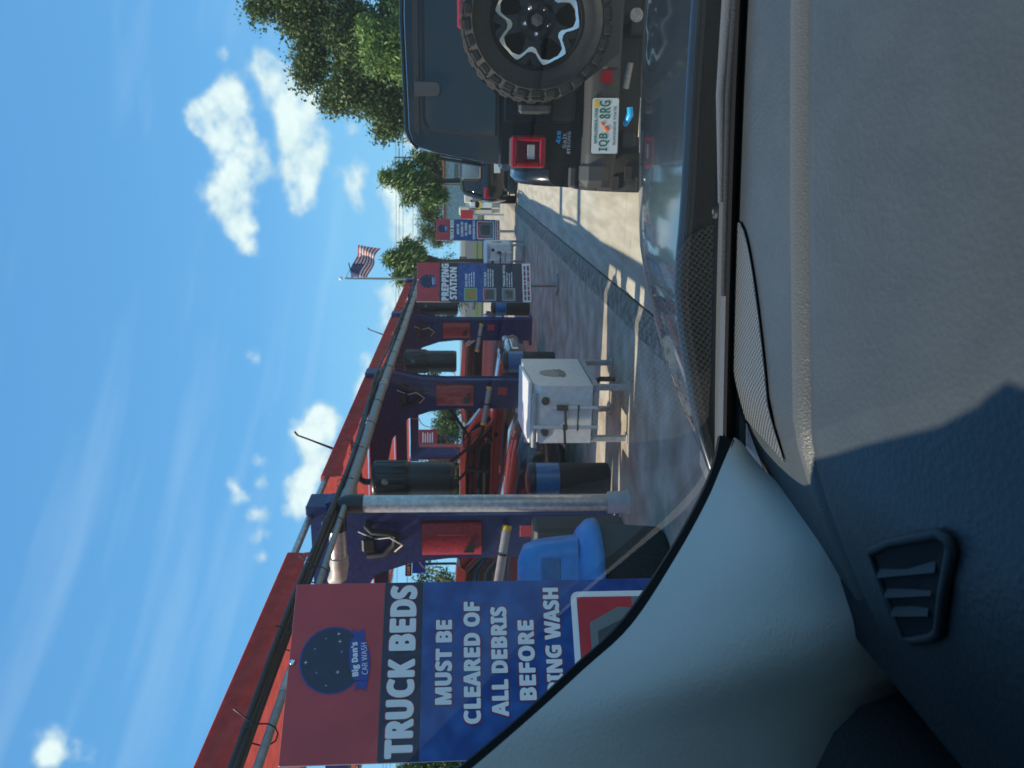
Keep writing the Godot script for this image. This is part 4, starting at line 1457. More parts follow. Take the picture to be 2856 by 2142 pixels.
func car(called: String, label: String, at: Vector3, turn: float, paint: Material, L: float, W: float, H: float, boxy: float, group := "") -> Node3D:
	var t := thing(called, label, "car", at, turn, group)
	var hw := W * 0.5
	var z0 := L * 0.5
	var low := []
	for a in [[0.0, 0.42, 0.78, 0.88], [0.02, 0.30, 0.92, 0.95], [0.10, 0.24, 0.98, 1.0], [0.30, 0.22, 1.0, 1.0], [0.62, 0.22, 0.97, 1.0], [0.70, 0.22, 0.95, 1.0], [0.80, 0.24, 0.88, 0.99], [0.93, 0.28, 0.80, 0.95], [0.985, 0.32, 0.70, 0.86], [1.0, 0.42, 0.60, 0.80]]:
		var z: float = z0 - L * a[0]
		var w: float = hw * a[3]
		var yb: float = a[1]
		var yt: float = a[2] * H / 1.5
		var half := [Vector2(w * 0.82, yb), Vector2(w * 0.95, yb + 0.05), Vector2(w * 0.99, lerpf(yb, yt, 0.35)), Vector2(w, lerpf(yb, yt, 0.62)), Vector2(w * 0.96, yt - 0.07), Vector2(w * 0.90, yt - 0.01), Vector2(w * 0.6, yt + 0.015)]
		var row := []
		for q in half:
			row.append(Vector3(q.x, q.y, z))
		half.reverse()
		for q in half:
			row.append(Vector3(-q.x, q.y, z))
		low.append(row)
	var s := st()
	rings(s, low)
	fin(s, "body", paint, t)
	# cabin glass, then roof and posts in the paint
	var belt := 0.93 * H / 1.5
	var cab := []
	var roofp := []
	for a in [[0.03 + 0.02 * (1.0 - boxy), 0.02, 0.86], [lerpf(0.22, 0.07, boxy), 0.90, 0.72], [0.34, 1.0, 0.71], [0.50, 1.0, 0.71], [0.585, 0.93, 0.70], [0.72, 0.0, 0.84]]:
		var z: float = z0 - L * a[0]
		var y := lerpf(belt, H - 0.02, a[1])
		var w: float = hw * a[2]
		cab.append([Vector3(hw * 0.87, belt - 0.03, z), Vector3(w * 1.02, lerpf(belt, y, 0.85), z), Vector3(w * 0.8, y, z), Vector3(-w * 0.8, y, z), Vector3(-w * 1.02, lerpf(belt, y, 0.85), z), Vector3(-hw * 0.87, belt - 0.03, z)])
	s = st()
	rings(s, cab)
	fin(s, "cabin_glass", M.dark_glass, t)
	s = st()
	var rr := []
	for k in range(1, 5):
		var a: Array = cab[k]
		rr.append([a[1] + Vector3(0.012, -0.03, 0), a[1] + Vector3(0.012, 0.012, 0), a[2] + Vector3(0.01, 0.022, 0), Vector3(0, a[2].y + 0.035, a[2].z), a[3] + Vector3(-0.01, 0.022, 0), a[4] + Vector3(-0.012, 0.012, 0), a[4] + Vector3(-0.012, -0.03, 0)])
	slab_of(s, rr, Vector3(0, -0.02, 0))
	fin(s, "roof", paint, t)
	for e in [1, 4]:
		var o := Vector3(0.012 if e == 1 else -0.012, 0, 0)
		var base := 0 if e == 1 else 5
		for k in [[0, 1, 0.055], [4, 5, 0.04]]:
			s = st()
			tube(s, [cab[k[0]][e] + o + Vector3(0, 0, 0) if k[0] > 0 else cab[0][base] + o, cab[k[1]][e] + o if k[1] < 5 else cab[5][base] + o], k[2], 6)
			fin(s, "pillar", paint, t)
		for k in [2, 3]:
			s = st()
			tube(s, [cab[k][base] + o * 0.5, cab[k][e] + o * 0.5], 0.035, 6)
			fin(s, "pillar", M.trim_black, t)
	for e in [-1.0, 1.0]:
		for z in [z0 - L * 0.19, z0 - L * 0.80]:
			s = st()
			lathe(s, [Vector2(H * 0.235, -0.02), Vector2(H * 0.25, 0.0), Vector2(H * 0.235, 0.012)], 28, Transform3D(Basis(Vector3.UP, Vector3.RIGHT * e, Vector3.BACK), Vector3(e * hw * 0.985, H * 0.215, z)))
			fin(s, "wheel_arch", M.trim_black, t)
			wheel(t, Vector3(e * (hw - 0.10), H * 0.215, z), H * 0.215, 0.21, M.rim_silver)
		s = st()
		box(s, Vector3(e * hw * 0.72, 0.80 * H / 1.5, z0 - 0.06), Vector3(0.30, 0.16, 0.12), 0.03)
		fin(s, "tail_light", M.tail_red, t)
		s = st()
		box(s, Vector3(e * hw * 0.66, 0.64 * H / 1.5, -z0 + 0.10), Vector3(0.36, 0.13, 0.16), 0.04)
		fin(s, "headlight", M.tail_clear, t)
		s = st()
		box(s, Vector3(e * (hw + 0.07), belt + 0.07, z0 - L * 0.655), Vector3(0.20, 0.14, 0.10), 0.04)
		fin(s, "mirror", paint, t)
		for z in [0.36, 0.52]:
			s = st()
			box(s, Vector3(e * (hw * 0.985), belt - 0.14, z0 - L * z), Vector3(0.03, 0.03, 0.16), 0.01)
			fin(s, "door_handle", M.chrome, t)
	s = st()
	box(s, Vector3(0, 0.52 * H / 1.5, -z0 + 0.02), Vector3(W * 0.42, 0.14, 0.06), 0.02)
	fin(s, "grille", M.chrome, t)
	s = st()
	box(s, Vector3(0, 0.55 * H / 1.5, z0 + 0.0), Vector3(0.32, 0.16, 0.03), 0.006)
	fin(s, "number_plate", M.plate_white, t)
	return t

func parked_cars() -> void:
	car("parked_car", "maroon crossover parked nose-out in the bay behind the white mat washer", Vector3(-5.42, 0, -9.25), -PI / 2 + 0.10, M.maroon_paint, 4.4, 1.82, 1.56, 1.0, "cars parked in the vacuum bays")
	car("parked_car", "maroon car with chrome front parked behind the first arch", Vector3(-8.6, 0, -4.6), -PI / 2 + 0.5, M.maroon_paint, 4.5, 1.84, 1.55, 0.4, "cars parked in the vacuum bays")
	car("parked_car", "dark maroon car parked past the second arch next to a blue-banded bin", Vector3(-5.45, 0, -13.7), -PI / 2, M.maroon_paint, 4.4, 1.8, 1.50, 0.7, "cars parked in the vacuum bays")
	car("parked_car", "silver car parked in the last bay behind the far boards", Vector3(-5.9, 0, -18.6), PI / 2, M.silver_paint, 4.3, 1.8, 1.5, 0.6, "cars parked in the vacuum bays")
	car("black_car", "glossy black car waiting in the lane ahead of the off-road vehicle", Vector3(-0.33, -0.03, -23.4), 0.05, M.black_paint, 4.7, 1.88, 1.53, 1.0)

func offroader() -> void:
	var v := thing("off_road_vehicle", "dark navy off-road vehicle with a knobbly spare wheel on its tailgate", "car", Vector3(0.745, -0.03, -4.75), -0.012)
	# local: rear face in the plane z = 0, forward is -z; measured heights count from the lane
	var s := st()
	var rows := []
	for a in [[0.0, 0.765], [-0.05, 0.785], [-1.9, 0.80], [-2.85, 0.76]]:
		rows.append([Vector3(-a[1], 0.62, a[0]), Vector3(-a[1], 1.24, a[0]), Vector3(-a[1] + 0.03, 1.29, a[0]), Vector3(a[1] - 0.03, 1.29, a[0]), Vector3(a[1], 1.24, a[0]), Vector3(a[1], 0.62, a[0])])
	rings(s, rows, true, true, false)
	fin(s, "tub", M.navy_paint, v)
	# hardtop
	s = st()
	rows = []
	for a in [[0.012, 1.0, 0.0], [-0.03, 1.008, 0.012], [-1.2, 1.0, 0.025], [-2.15, 0.98, 0.01]]:
		var row := []
		var k: float = a[1]
		for p in [[-0.775, 1.305], [-0.758, 1.44], [-0.735, 1.58], [-0.712, 1.70], [-0.695, 1.762], [-0.66, 1.808], [-0.60, 1.828], [0.0, 1.845], [0.60, 1.828], [0.66, 1.808], [0.695, 1.762], [0.712, 1.70], [0.735, 1.58], [0.758, 1.44], [0.775, 1.305]]:
			row.append(Vector3(p[0] * k, p[1] + (a[2] if p[1] > 1.6 else 0.0), a[0] - (p[1] - 1.3) * 0.09))
		rows.append(row)
	rings(s, rows)
	var ht := fin(s, "hardtop", M.navy_paint, v)
	# drip rail and rear header
	s = st()
	var rail := []
	for p in [[-0.70, 1.772], [-0.665, 1.815], [-0.60, 1.838], [0.0, 1.855], [0.60, 1.838], [0.665, 1.815], [0.70, 1.772]]:
		rail.append(Vector3(p[0], p[1] + 0.006, -0.03))
	tube(s, rail, 0.012, 8)
	fin(s, "drip_rail", M.navy_paint, ht)
	s = st()
	extrude(s, poly([-0.625, 1.775, -0.60, 1.806, 0.60, 1.806, 0.625, 1.775]), 0.02, Transform3D(Basis(Vector3.RIGHT, -0.09), Vector3(0, 0.0, 0.135)))
	fin(s, "rear_header", M.trim_black, ht)
	# rear glass with black edge
	var tilt := Transform3D(Basis(Vector3.RIGHT, -0.09), Vector3(0, 0.0, 0.122))
	s = st()
	extrude(s, poly([-0.645, 1.315, -0.60, 1.70, -0.575, 1.742, -0.53, 1.757, 0.53, 1.757, 0.575, 1.742, 0.60, 1.70, 0.645, 1.315]), 0.018, tilt)
	var rg := fin(s, "rear_window", M.trim_black, v)
	s = st()
	extrude(s, poly([-0.622, 1.332, -0.583, 1.695, -0.56, 1.728, -0.52, 1.74, 0.52, 1.74, 0.56, 1.728, 0.583, 1.695, 0.622, 1.332]), 0.006, Transform3D(tilt.basis, tilt.origin + Vector3(0, 0, 0.012)))
	fin(s, "pane", M.dark_glass, rg)
	for e in [-0.37, 0.37]:
		s = st()
		extrude(s, poly([-0.036, 1.67, -0.04, 1.80, 0.04, 1.80, 0.036, 1.67, 0.02, 1.655, -0.02, 1.655]), 0.03, Transform3D(tilt.basis, tilt.origin + Vector3(e, 0.0, 0.018)))
		fin(s, "glass_hinge", M.bumper_grey, v)
	# tailgate
	s = st()
	box(s, Vector3(0, 1.075, 0.008), Vector3(1.085, 0.40, 0.03), 0.008)
	var tg := fin(s, "tailgate", M.navy_paint, v)
	s = st()
	box(s, Vector3(0, 1.105, 0.016), Vector3(1.02, 0.195, 0.025), 0.02)
	fin(s, "recess_panel", M.black_paint, tg)
	s = st()
	box(s, Vector3(0, 0.925, 0.014), Vector3(1.06, 0.135, 0.035), 0.006)
	var gp := fin(s, "vent_panel", M.trim_black, tg)
	for k in 9:
		s = st()
		box(s, Vector3(-0.36, 0.878 + 0.0125 * k, 0.034), Vector3(0.30, 0.004, 0.006), 0.001)
		fin(s, "slat", M.trim_black, gp)
	s = st()
	box(s, Vector3(0, 1.255, 0.002), Vector3(1.56, 0.075, 0.024), 0.006)
	fin(s, "belt_strip", M.navy_paint, v)
	s = st()
	box(s, Vector3(-0.465, 1.10, 0.052), Vector3(0.062, 0.19, 0.034), 0.016)
	fin(s, "door_handle", M.bumper_grey, tg)
	# badges
	words("4xe", 0.07, 0.030, Vector3(-0.62, 0.955, 0.037), M.hook_blue, tg, 0.4)
	words("Salt", 0.085, 0.026, Vector3(-0.64, 0.918, 0.037), M.tail_clear, tg, 0.9, "badge", Basis(), true)
	words("STRONG", 0.125, 0.020, Vector3(-0.65, 0.892, 0.037), M.tail_clear, tg, 0.9, "badge")
	# tail lights
	for e in [-1.0, 1.0]:
		s = st()
		box(s, Vector3(e * 0.705, 1.135, 0.02), Vector3(0.185, 0.215, 0.09), 0.02)
		var tl := fin(s, "tail_light", M.bumper_grey, v)
		s = st()
		for p in [[0.0, 0.083, 0.178, 0.034], [0.0, -0.083, 0.178, 0.034], [-0.074, 0.0, 0.030, 0.14], [0.074, 0.0, 0.030, 0.14]]:
			box(s, Vector3(e * 0.705 + p[0], 1.135 + p[1], 0.068), Vector3(p[2], p[3], 0.04), 0.008)
		fin(s, "lens_ring", M.tail_red, tl)
		s = st()
		box(s, Vector3(e * 0.705, 1.135, 0.062), Vector3(0.12, 0.135, 0.02), 0.004)
		fin(s, "lens", M.tail_dark, tl)
		s = st()
		box(s, Vector3(e * 0.705, 1.118, 0.075), Vector3(0.082, 0.045, 0.01), 0.003)
		fin(s, "reverse_lens", M.tail_clear, tl)
		# wheel flares in the paint
		s = st()
		var fl := []
		for z in [-0.02, -0.10, -0.30, -0.55, -0.80, -1.00, -1.08]:
			var yy: float = {-0.02: 0.98, -0.10: 1.10, -0.30: 1.165, -0.55: 1.18, -0.80: 1.165, -1.00: 1.10, -1.08: 0.98}[z]
			fl.append([Vector3(e * 0.77, yy - 0.32, z), Vector3(e * 0.77, yy + 0.015, z), Vector3(e * 0.86, yy + 0.02, z), Vector3(e * 0.902, yy - 0.02, z), Vector3(e * 0.907, yy - 0.12, z), Vector3(e * 0.90, yy - 0.32, z)])
		rings(s, fl)
		fin(s, "wheel_flare", M.navy_paint, v)
		s = st()
		box(s, Vector3(e * 0.845, 0.855, -0.04), Vector3(0.125, 0.05, 0.08), 0.012)
		fin(s, "flare_edge", M.bumper_grey, v)
		wheel(v, Vector3(e * 0.80, 0.41, -0.56), 0.41, 0.27, M.rim_black)
		wheel(v, Vector3(e * 0.80, 0.41, -3.56), 0.41, 0.27, M.rim_black)
		s = st()
		for q in 34:
			var a := TAU * q / 34.0
			box(s, Vector3(e * 0.80, 0.41, -0.56) + Vector3(e * (0.085 if q % 2 == 0 else 0.02), sin(a) * 0.413, cos(a) * 0.413), Vector3(0.09, 0.05, 0.022), 0.004, Basis(Vector3.RIGHT, -a))
		fin(s, "tread_blocks", M.tyre, v)
		# front fender, mirror
		s = st()
		fl = []
		for z in [-2.95, -3.05, -3.5, -4.0, -4.15]:
			var yy: float = 1.10 if z < -2.97 and z > -4.1 else 0.95
			fl.append([Vector3(e * 0.62, yy - 0.18, z), Vector3(e * 0.62, yy + 0.02, z), Vector3(e * 0.88, yy + 0.015, z), Vector3(e * 0.91, yy - 0.03, z), Vector3(e * 0.91, yy - 0.16, z)])
		rings(s, fl)
		fin(s, "front_fender", M.navy_paint, v)
		s = st()
		box(s, Vector3(e * 0.87, 1.43, -2.62), Vector3(0.23, 0.21, 0.11), 0.035)
		var mir := fin(s, "mirror", M.trim_black, v)
		s = st()
		box(s, Vector3(e * 0.87, 1.43, -2.561), Vector3(0.18, 0.165, 0.012), 0.004)
		fin(s, "mirror_glass", M.chrome, mir)
		s = st()
		box(s, Vector3(e * 0.778, 1.52, -0.75), Vector3(0.02, 0.30, 0.80), 0.006, Basis(Vector3.BACK, e * 0.14))
		fin(s, "side_window", M.dark_glass, v)
		s = st()
		box(s, Vector3(e * 0.77, 1.52, -1.75), Vector3(0.02, 0.30, 0.75), 0.006, Basis(Vector3.BACK, e * 0.14))
		fin(s, "side_window", M.dark_glass, v)
	s = st()
	box(s, Vector3(0, 1.10, -3.55), Vector3(1.42, 0.34, 1.45), 0.08)
	fin(s, "bonnet", M.navy_paint, v)
	s = st()
	box(s, Vector3(0, 1.50, -2.45), Vector3(1.36, 0.50, 0.05), 0.02, Basis(Vector3.RIGHT, 0.5))
	fin(s, "windscreen", M.grey_glass, v)
	# bumper
	s = st()
	var bp := []
	for x in [-0.90, -0.86, -0.72, -0.70, 0.70, 0.72, 0.86, 0.90]:
		var ins: float = 0.06 if absf(x) > 0.8 else 0.0
		bp.append([Vector3(x, 0.64, -0.06), Vector3(x, 0.805, -0.06), Vector3(x, 0.815, 0.05 - ins), Vector3(x, 0.80, 0.115 - ins), Vector3(x, 0.775, 0.135 - ins), Vector3(x, 0.64, 0.12 - ins), Vector3(x, 0.615, 0.08 - ins)])
	rings(s, bp)
	var bm := fin(s, "rear_bumper", M.bumper_grey, v)
	for e in [-1.0, 1.0]:
		s = st()
		box(s, Vector3(e * 0.82, 0.74, 0.06), Vector3(0.17, 0.17, 0.14), 0.045)
		fin(s, "bumper_end", M.bumper_grey, bm)
		s = st()
		extrude(s, poly([-0.034, -0.032, 0.034, -0.032, 0.034, 0.014, 0.014, 0.034, -0.034, 0.034]), 0.012, Transform3D(Basis(), Vector3(e * 0.29, 0.705, 0.142)))
		fin(s, "reflector", M.tail_red, bm)
	s = st()
	box(s, Vector3(0, 0.705, 0.13), Vector3(0.50, 0.15, 0.03), 0.012)
	fin(s, "bumper_step", M.bumper_grey, bm)
	# number plate
	var pt := Node3D.new()
	pt.name = "number_plate"
	v.add_child(pt)
	pt.transform = Transform3D(Basis(Vector3.BACK, 0.022), Vector3(-0.555, 0.702, 0.145))
	s = st()
	extrude(s, round_rect(0.312, 0.162, 0.012), 0.008)
	fin(s, "plate_frame", M.chrome, pt)
	s = st()
	extrude(s, round_rect(0.302, 0.150, 0.010), 0.003, Transform3D(Basis(), Vector3(0, 0, 0.0055)))
	fin(s, "plate_sheet", M.plate_white, pt)
	words("IQB", 0.098, 0.062, Vector3(-0.088, 0.004, 0.0078), M.plate_green, pt, 0.0)
	words("8RG", 0.098, 0.062, Vector3(0.088, 0.004, 0.0078), M.plate_green, pt, 0.0)
	words("MYFLORIDA.COM", 0.19, 0.017, Vector3(0, 0.054, 0.0078), M.plate_green, pt, 0.0)
	words("SUNSHINE STATE", 0.21, 0.015, Vector3(0, -0.054, 0.0078), M.print_dark, pt, -1.0)
	for p in [[-0.014, -0.010, 0.017], [0.012, 0.014, 0.013]]:
		s = st()
		lathe(s, [Vector2(p[2], 0.0), Vector2(p[2] * 0.9, 0.002), Vector2(0.0, 0.0025)], 16, Transform3D(Basis(Vector3.RIGHT, Vector3.BACK, Vector3.UP), Vector3(p[0], p[1], 0.007)))
		fin(s, "orange_print", M.plate_orange, pt)
	s = st()
	box(s, Vector3(0.12, 0.052, 0.0078), Vector3(0.036, 0.026, 0.001), 0.0002)
	fin(s, "sticker", M.yellow, pt)
	# hooks, hitch, axle, exhaust
	s = st()
	tube(s, [Vector3(-0.54, 0.575, 0.10), Vector3(-0.49, 0.562, 0.16), Vector3(-0.45, 0.567, 0.16)], [0.017, 0.02, 0.017], 10)
	fin(s, "tow_hook", M.hook_blue, v)
	s = st()
	box(s, Vector3(-0.62, 0.55, 0.03), Vector3(0.10, 0.10, 0.12), 0.02)
	box(s, Vector3(-0.635, 0.49, 0.03), Vector3(0.05, 0.06, 0.08), 0.015)
	fin(s, "trailer_socket", M.trim_black, v)
	s = st()
	box(s, Vector3(0.0, 0.52, -0.02), Vector3(0.11, 0.11, 0.20), 0.01)
	fin(s, "hitch", M.trim_black, v)
	s = st()
	box(s, Vector3(0, 0.53, -0.35), Vector3(1.2, 0.16, 0.5), 0.03)
	box(s, Vector3(0, 0.66, -1.8), Vector3(1.3, 0.14, 3.2), 0.03)
	fin(s, "underbody", M.trim_black, v)
	s = st()
	tube(s, [Vector3(-0.72, 0.41, -0.56), Vector3(0.72, 0.41, -0.56)], 0.06, 12)
	lathe(s, [Vector2(0.0, -0.13), Vector2(0.12, -0.08), Vector2(0.14, 0.0), Vector2(0.12, 0.08), Vector2(0.0, 0.13)], 16, Transform3D(Basis(), Vector3(0.05, 0.41, -0.56)))
	fin(s, "axle", M.trim_black, v)
	s = st()
	tube(s, [Vector3(0.02, 0.535, -0.6), Vector3(0.04, 0.55, 0.02), Vector3(0.04, 0.545, 0.09)], 0.038, 14)
	fin(s, "exhaust", M.galvanised, v)
	s = st()
	tube(s, [Vector3(-0.34, 0.57, 0.0), Vector3(-0.20, 0.555, 0.02)], 0.024, 10)
	fin(s, "exhaust_tip", M.galvanised, v)
	# third brake light on its mast
	s = st()
	box(s, Vector3(0.01, 1.525, 0.16), Vector3(0.16, 0.045, 0.05), 0.012)
	var bl := fin(s, "brake_light", M.tail_red, v)
	s = st()
	tube(s, [Vector3(0.01, 1.50, 0.15), Vector3(0.01, 1.3, 0.13), Vector3(0.0, 1.15, 0.10)], 0.02, 8)
	fin(s, "mast", M.trim_black, bl)
	# spare wheel
	var c := Vector3(-0.035, 1.125, 0.22)
	var ax := Transform3D(Basis(Vector3.RIGHT, Vector3.BACK, Vector3.UP), c)
	s = st()
	lathe(s, [Vector2(0.235, -0.12), Vector2(0.33, -0.135), Vector2(0.375, -0.125), Vector2(0.388, -0.10), Vector2(0.388, 0.10), Vector2(0.375, 0.125), Vector2(0.345, 0.134), Vector2(0.30, 0.130), Vector2(0.262, 0.118), Vector2(0.245, 0.10), Vector2(0.24, 0.085)], 72, ax, false)
	var sp := fin(s, "spare_wheel", M.tyre, v)
	for q in 30:
		var a := TAU * q / 30.0
		var rd := Vector3(cos(a), sin(a), 0)
		var bs := Basis(Vector3(-sin(a), cos(a), 0), rd, Vector3.BACK)
		s = st()
		box(s, c + rd * 0.393 + Vector3(0, 0, 0.088), Vector3(0.060, 0.018, 0.080), 0.005, bs.rotated(rd, 0.2 if q % 2 == 0 else -0.1))
		box(s, c + rd.rotated(Vector3.BACK, 0.10) * 0.394 + Vector3(0, 0, 0.0), Vector3(0.062, 0.016, 0.080), 0.005, bs.rotated(rd, -0.35))
		box(s, c + rd * 0.393 + Vector3(0, 0, -0.088), Vector3(0.054, 0.024, 0.075), 0.006, bs)
		box(s, c + rd * (0.374 if q % 2 == 0 else 0.368) + Vector3(0, 0, 0.128), Vector3(0.056, 0.036, 0.012), 0.005, bs)
		fin(s, "tread_block", M.tyre, sp)
	s = st()
	lathe(s, [Vector2(0.247, 0.105), Vector2(0.240, 0.112), Vector2(0.232, 0.10), Vector2(0.222, 0.03), Vector2(0.215, -0.05), Vector2(0.0, -0.06)], 60, ax, false)
	fin(s, "rim_barrel", M.rim_black, sp)
	# five wide spokes
	for q in 5:
		var a := TAU * (q + 0.25) / 5.0 + 0.16
		s = st()
		var pl := PackedVector2Array()
		for p in [[0.05, -0.055], [0.12, -0.042], [0.165, -0.050], [0.222, -0.062], [0.224, -0.02], [0.19, 0.0], [0.224, 0.02], [0.222, 0.062], [0.165, 0.050], [0.12, 0.042], [0.05, 0.055]]:
			pl.append(Vector2(p[0], p[1]).rotated(a))
		extrude(s, pl, 0.05, Transform3D(Basis(), c + Vector3(0, 0, 0.055)))
		fin(s, "spoke", M.rim_black, sp)
	s = st()
	lathe(s, [Vector2(0.105, 0.0), Vector2(0.10, 0.085), Vector2(0.07, 0.078), Vector2(0.05, 0.06), Vector2(0.0, 0.06)], 40, ax)
	fin(s, "hub", M.rim_black, sp)
	s = st()
	lathe(s, [Vector2(0.036, 0.05), Vector2(0.033, 0.10), Vector2(0.0, 0.105)], 6, ax, true, false)
	fin(s, "centre_cap", M.bumper_grey, sp)
	for q in 5:
		s = st()
		var a := TAU * q / 5.0 + 0.6
		lathe(s, [Vector2(0.014, 0.06), Vector2(0.013, 0.098), Vector2(0.0, 0.104)], 10, Transform3D(ax.basis, c + Vector3(cos(a), sin(a), 0) * 0.068))
		fin(s, "lug_nut", M.chrome if q < 3 else M.rim_black, sp)
	# bright machined outline round the spoke ends
	s = st()
	var n := 240
	var inner := []
	var outer := []
	for q in n:
		var a := TAU * q / n
		var ph := fposmod(a - 0.16 - TAU * 0.25 / 5.0 + TAU / 10.0, TAU / 5.0) - TAU / 10.0   # from -36 to 36 degrees round a spoke
		var d := absf(ph) / (TAU / 10.0)
		var rr := 0.0
		var wd := 0.015
		if d < 0.22:
			rr = lerpf(0.158, 0.166, d / 0.22)
			wd = 0.026
		elif d < 0.52:
			rr = lerpf(0.166, 0.226, (d - 0.22) / 0.30)
			wd = lerpf(0.024, 0.028, (d - 0.22) / 0.30)
		else:
			rr = lerpf(0.226, 0.219, (d - 0.52) / 0.48)
			wd = lerpf(0.030, 0.013, minf(1.0, (d - 0.52) / 0.3))
		inner.append(c + Vector3(cos(a) * (rr - wd), sin(a) * (rr - wd), 0.094 + 0.008 * (rr - 0.15) / 0.07))
		outer.append(c + Vector3(cos(a) * rr, sin(a) * rr, 0.098 + 0.008 * (rr - 0.15) / 0.07))
	s.set_smooth_group(-1)
	for q in n:
		var w := (q + 1) % n
		quad(s, inner[q], outer[q], outer[w], inner[w], c - Vector3(0, 0, 1))
		quad(s, inner[q], inner[w], inner[w] - Vector3(0, 0, 0.02), inner[q] - Vector3(0, 0, 0.02), outer[q])
		quad(s, outer[q], outer[w], outer[w] - Vector3(0, 0, 0.02), outer[q] - Vector3(0, 0, 0.02), c)
	fin(s, "rim_outline", M.rim_silver, sp)
	s = st()
	box(s, Vector3(-0.03, 1.0, 0.08), Vector3(0.5, 0.10, 0.10), 0.03)
	box(s, Vector3(-0.03, 1.12, 0.10), Vector3(0.14, 0.3, 0.10), 0.03)
	fin(s, "wheel_carrier", M.trim_black, v)

# ---------------------------------------------------------------- the car that the view is taken from
func screen_z(x: float) -> float:
	return -1.21 + 0.20 * pow(absf(x - 0.36), 1.3)

func dash_y(x: float, q: float) -> float:   # q: metres behind the windscreen's lower edge
	var rq := 0.233 + (0.132 - x) * 0.11
	var y := 1.088
	if q < rq - 0.035:
		y = 1.086 + 0.016 * q / (rq - 0.035)
	elif q < rq + 0.004:
		var w := (q - rq + 0.035) / 0.039
		y = 1.102 - 0.020 * w * w
	elif q < rq + 0.012:
		y = 1.0835
	else:
		var w := q - rq - 0.012
		y = 1.094 + 0.012 * minf(w, 0.008) / 0.008 - 0.03 * w - 0.02 * w * w
	var d := maxf(0.0, -0.30 - x)
	var d2 := maxf(0.0, x - 1.02)
	return y - 0.6 * pow(d, 1.3) - 0.6 * pow(d2, 1.3)

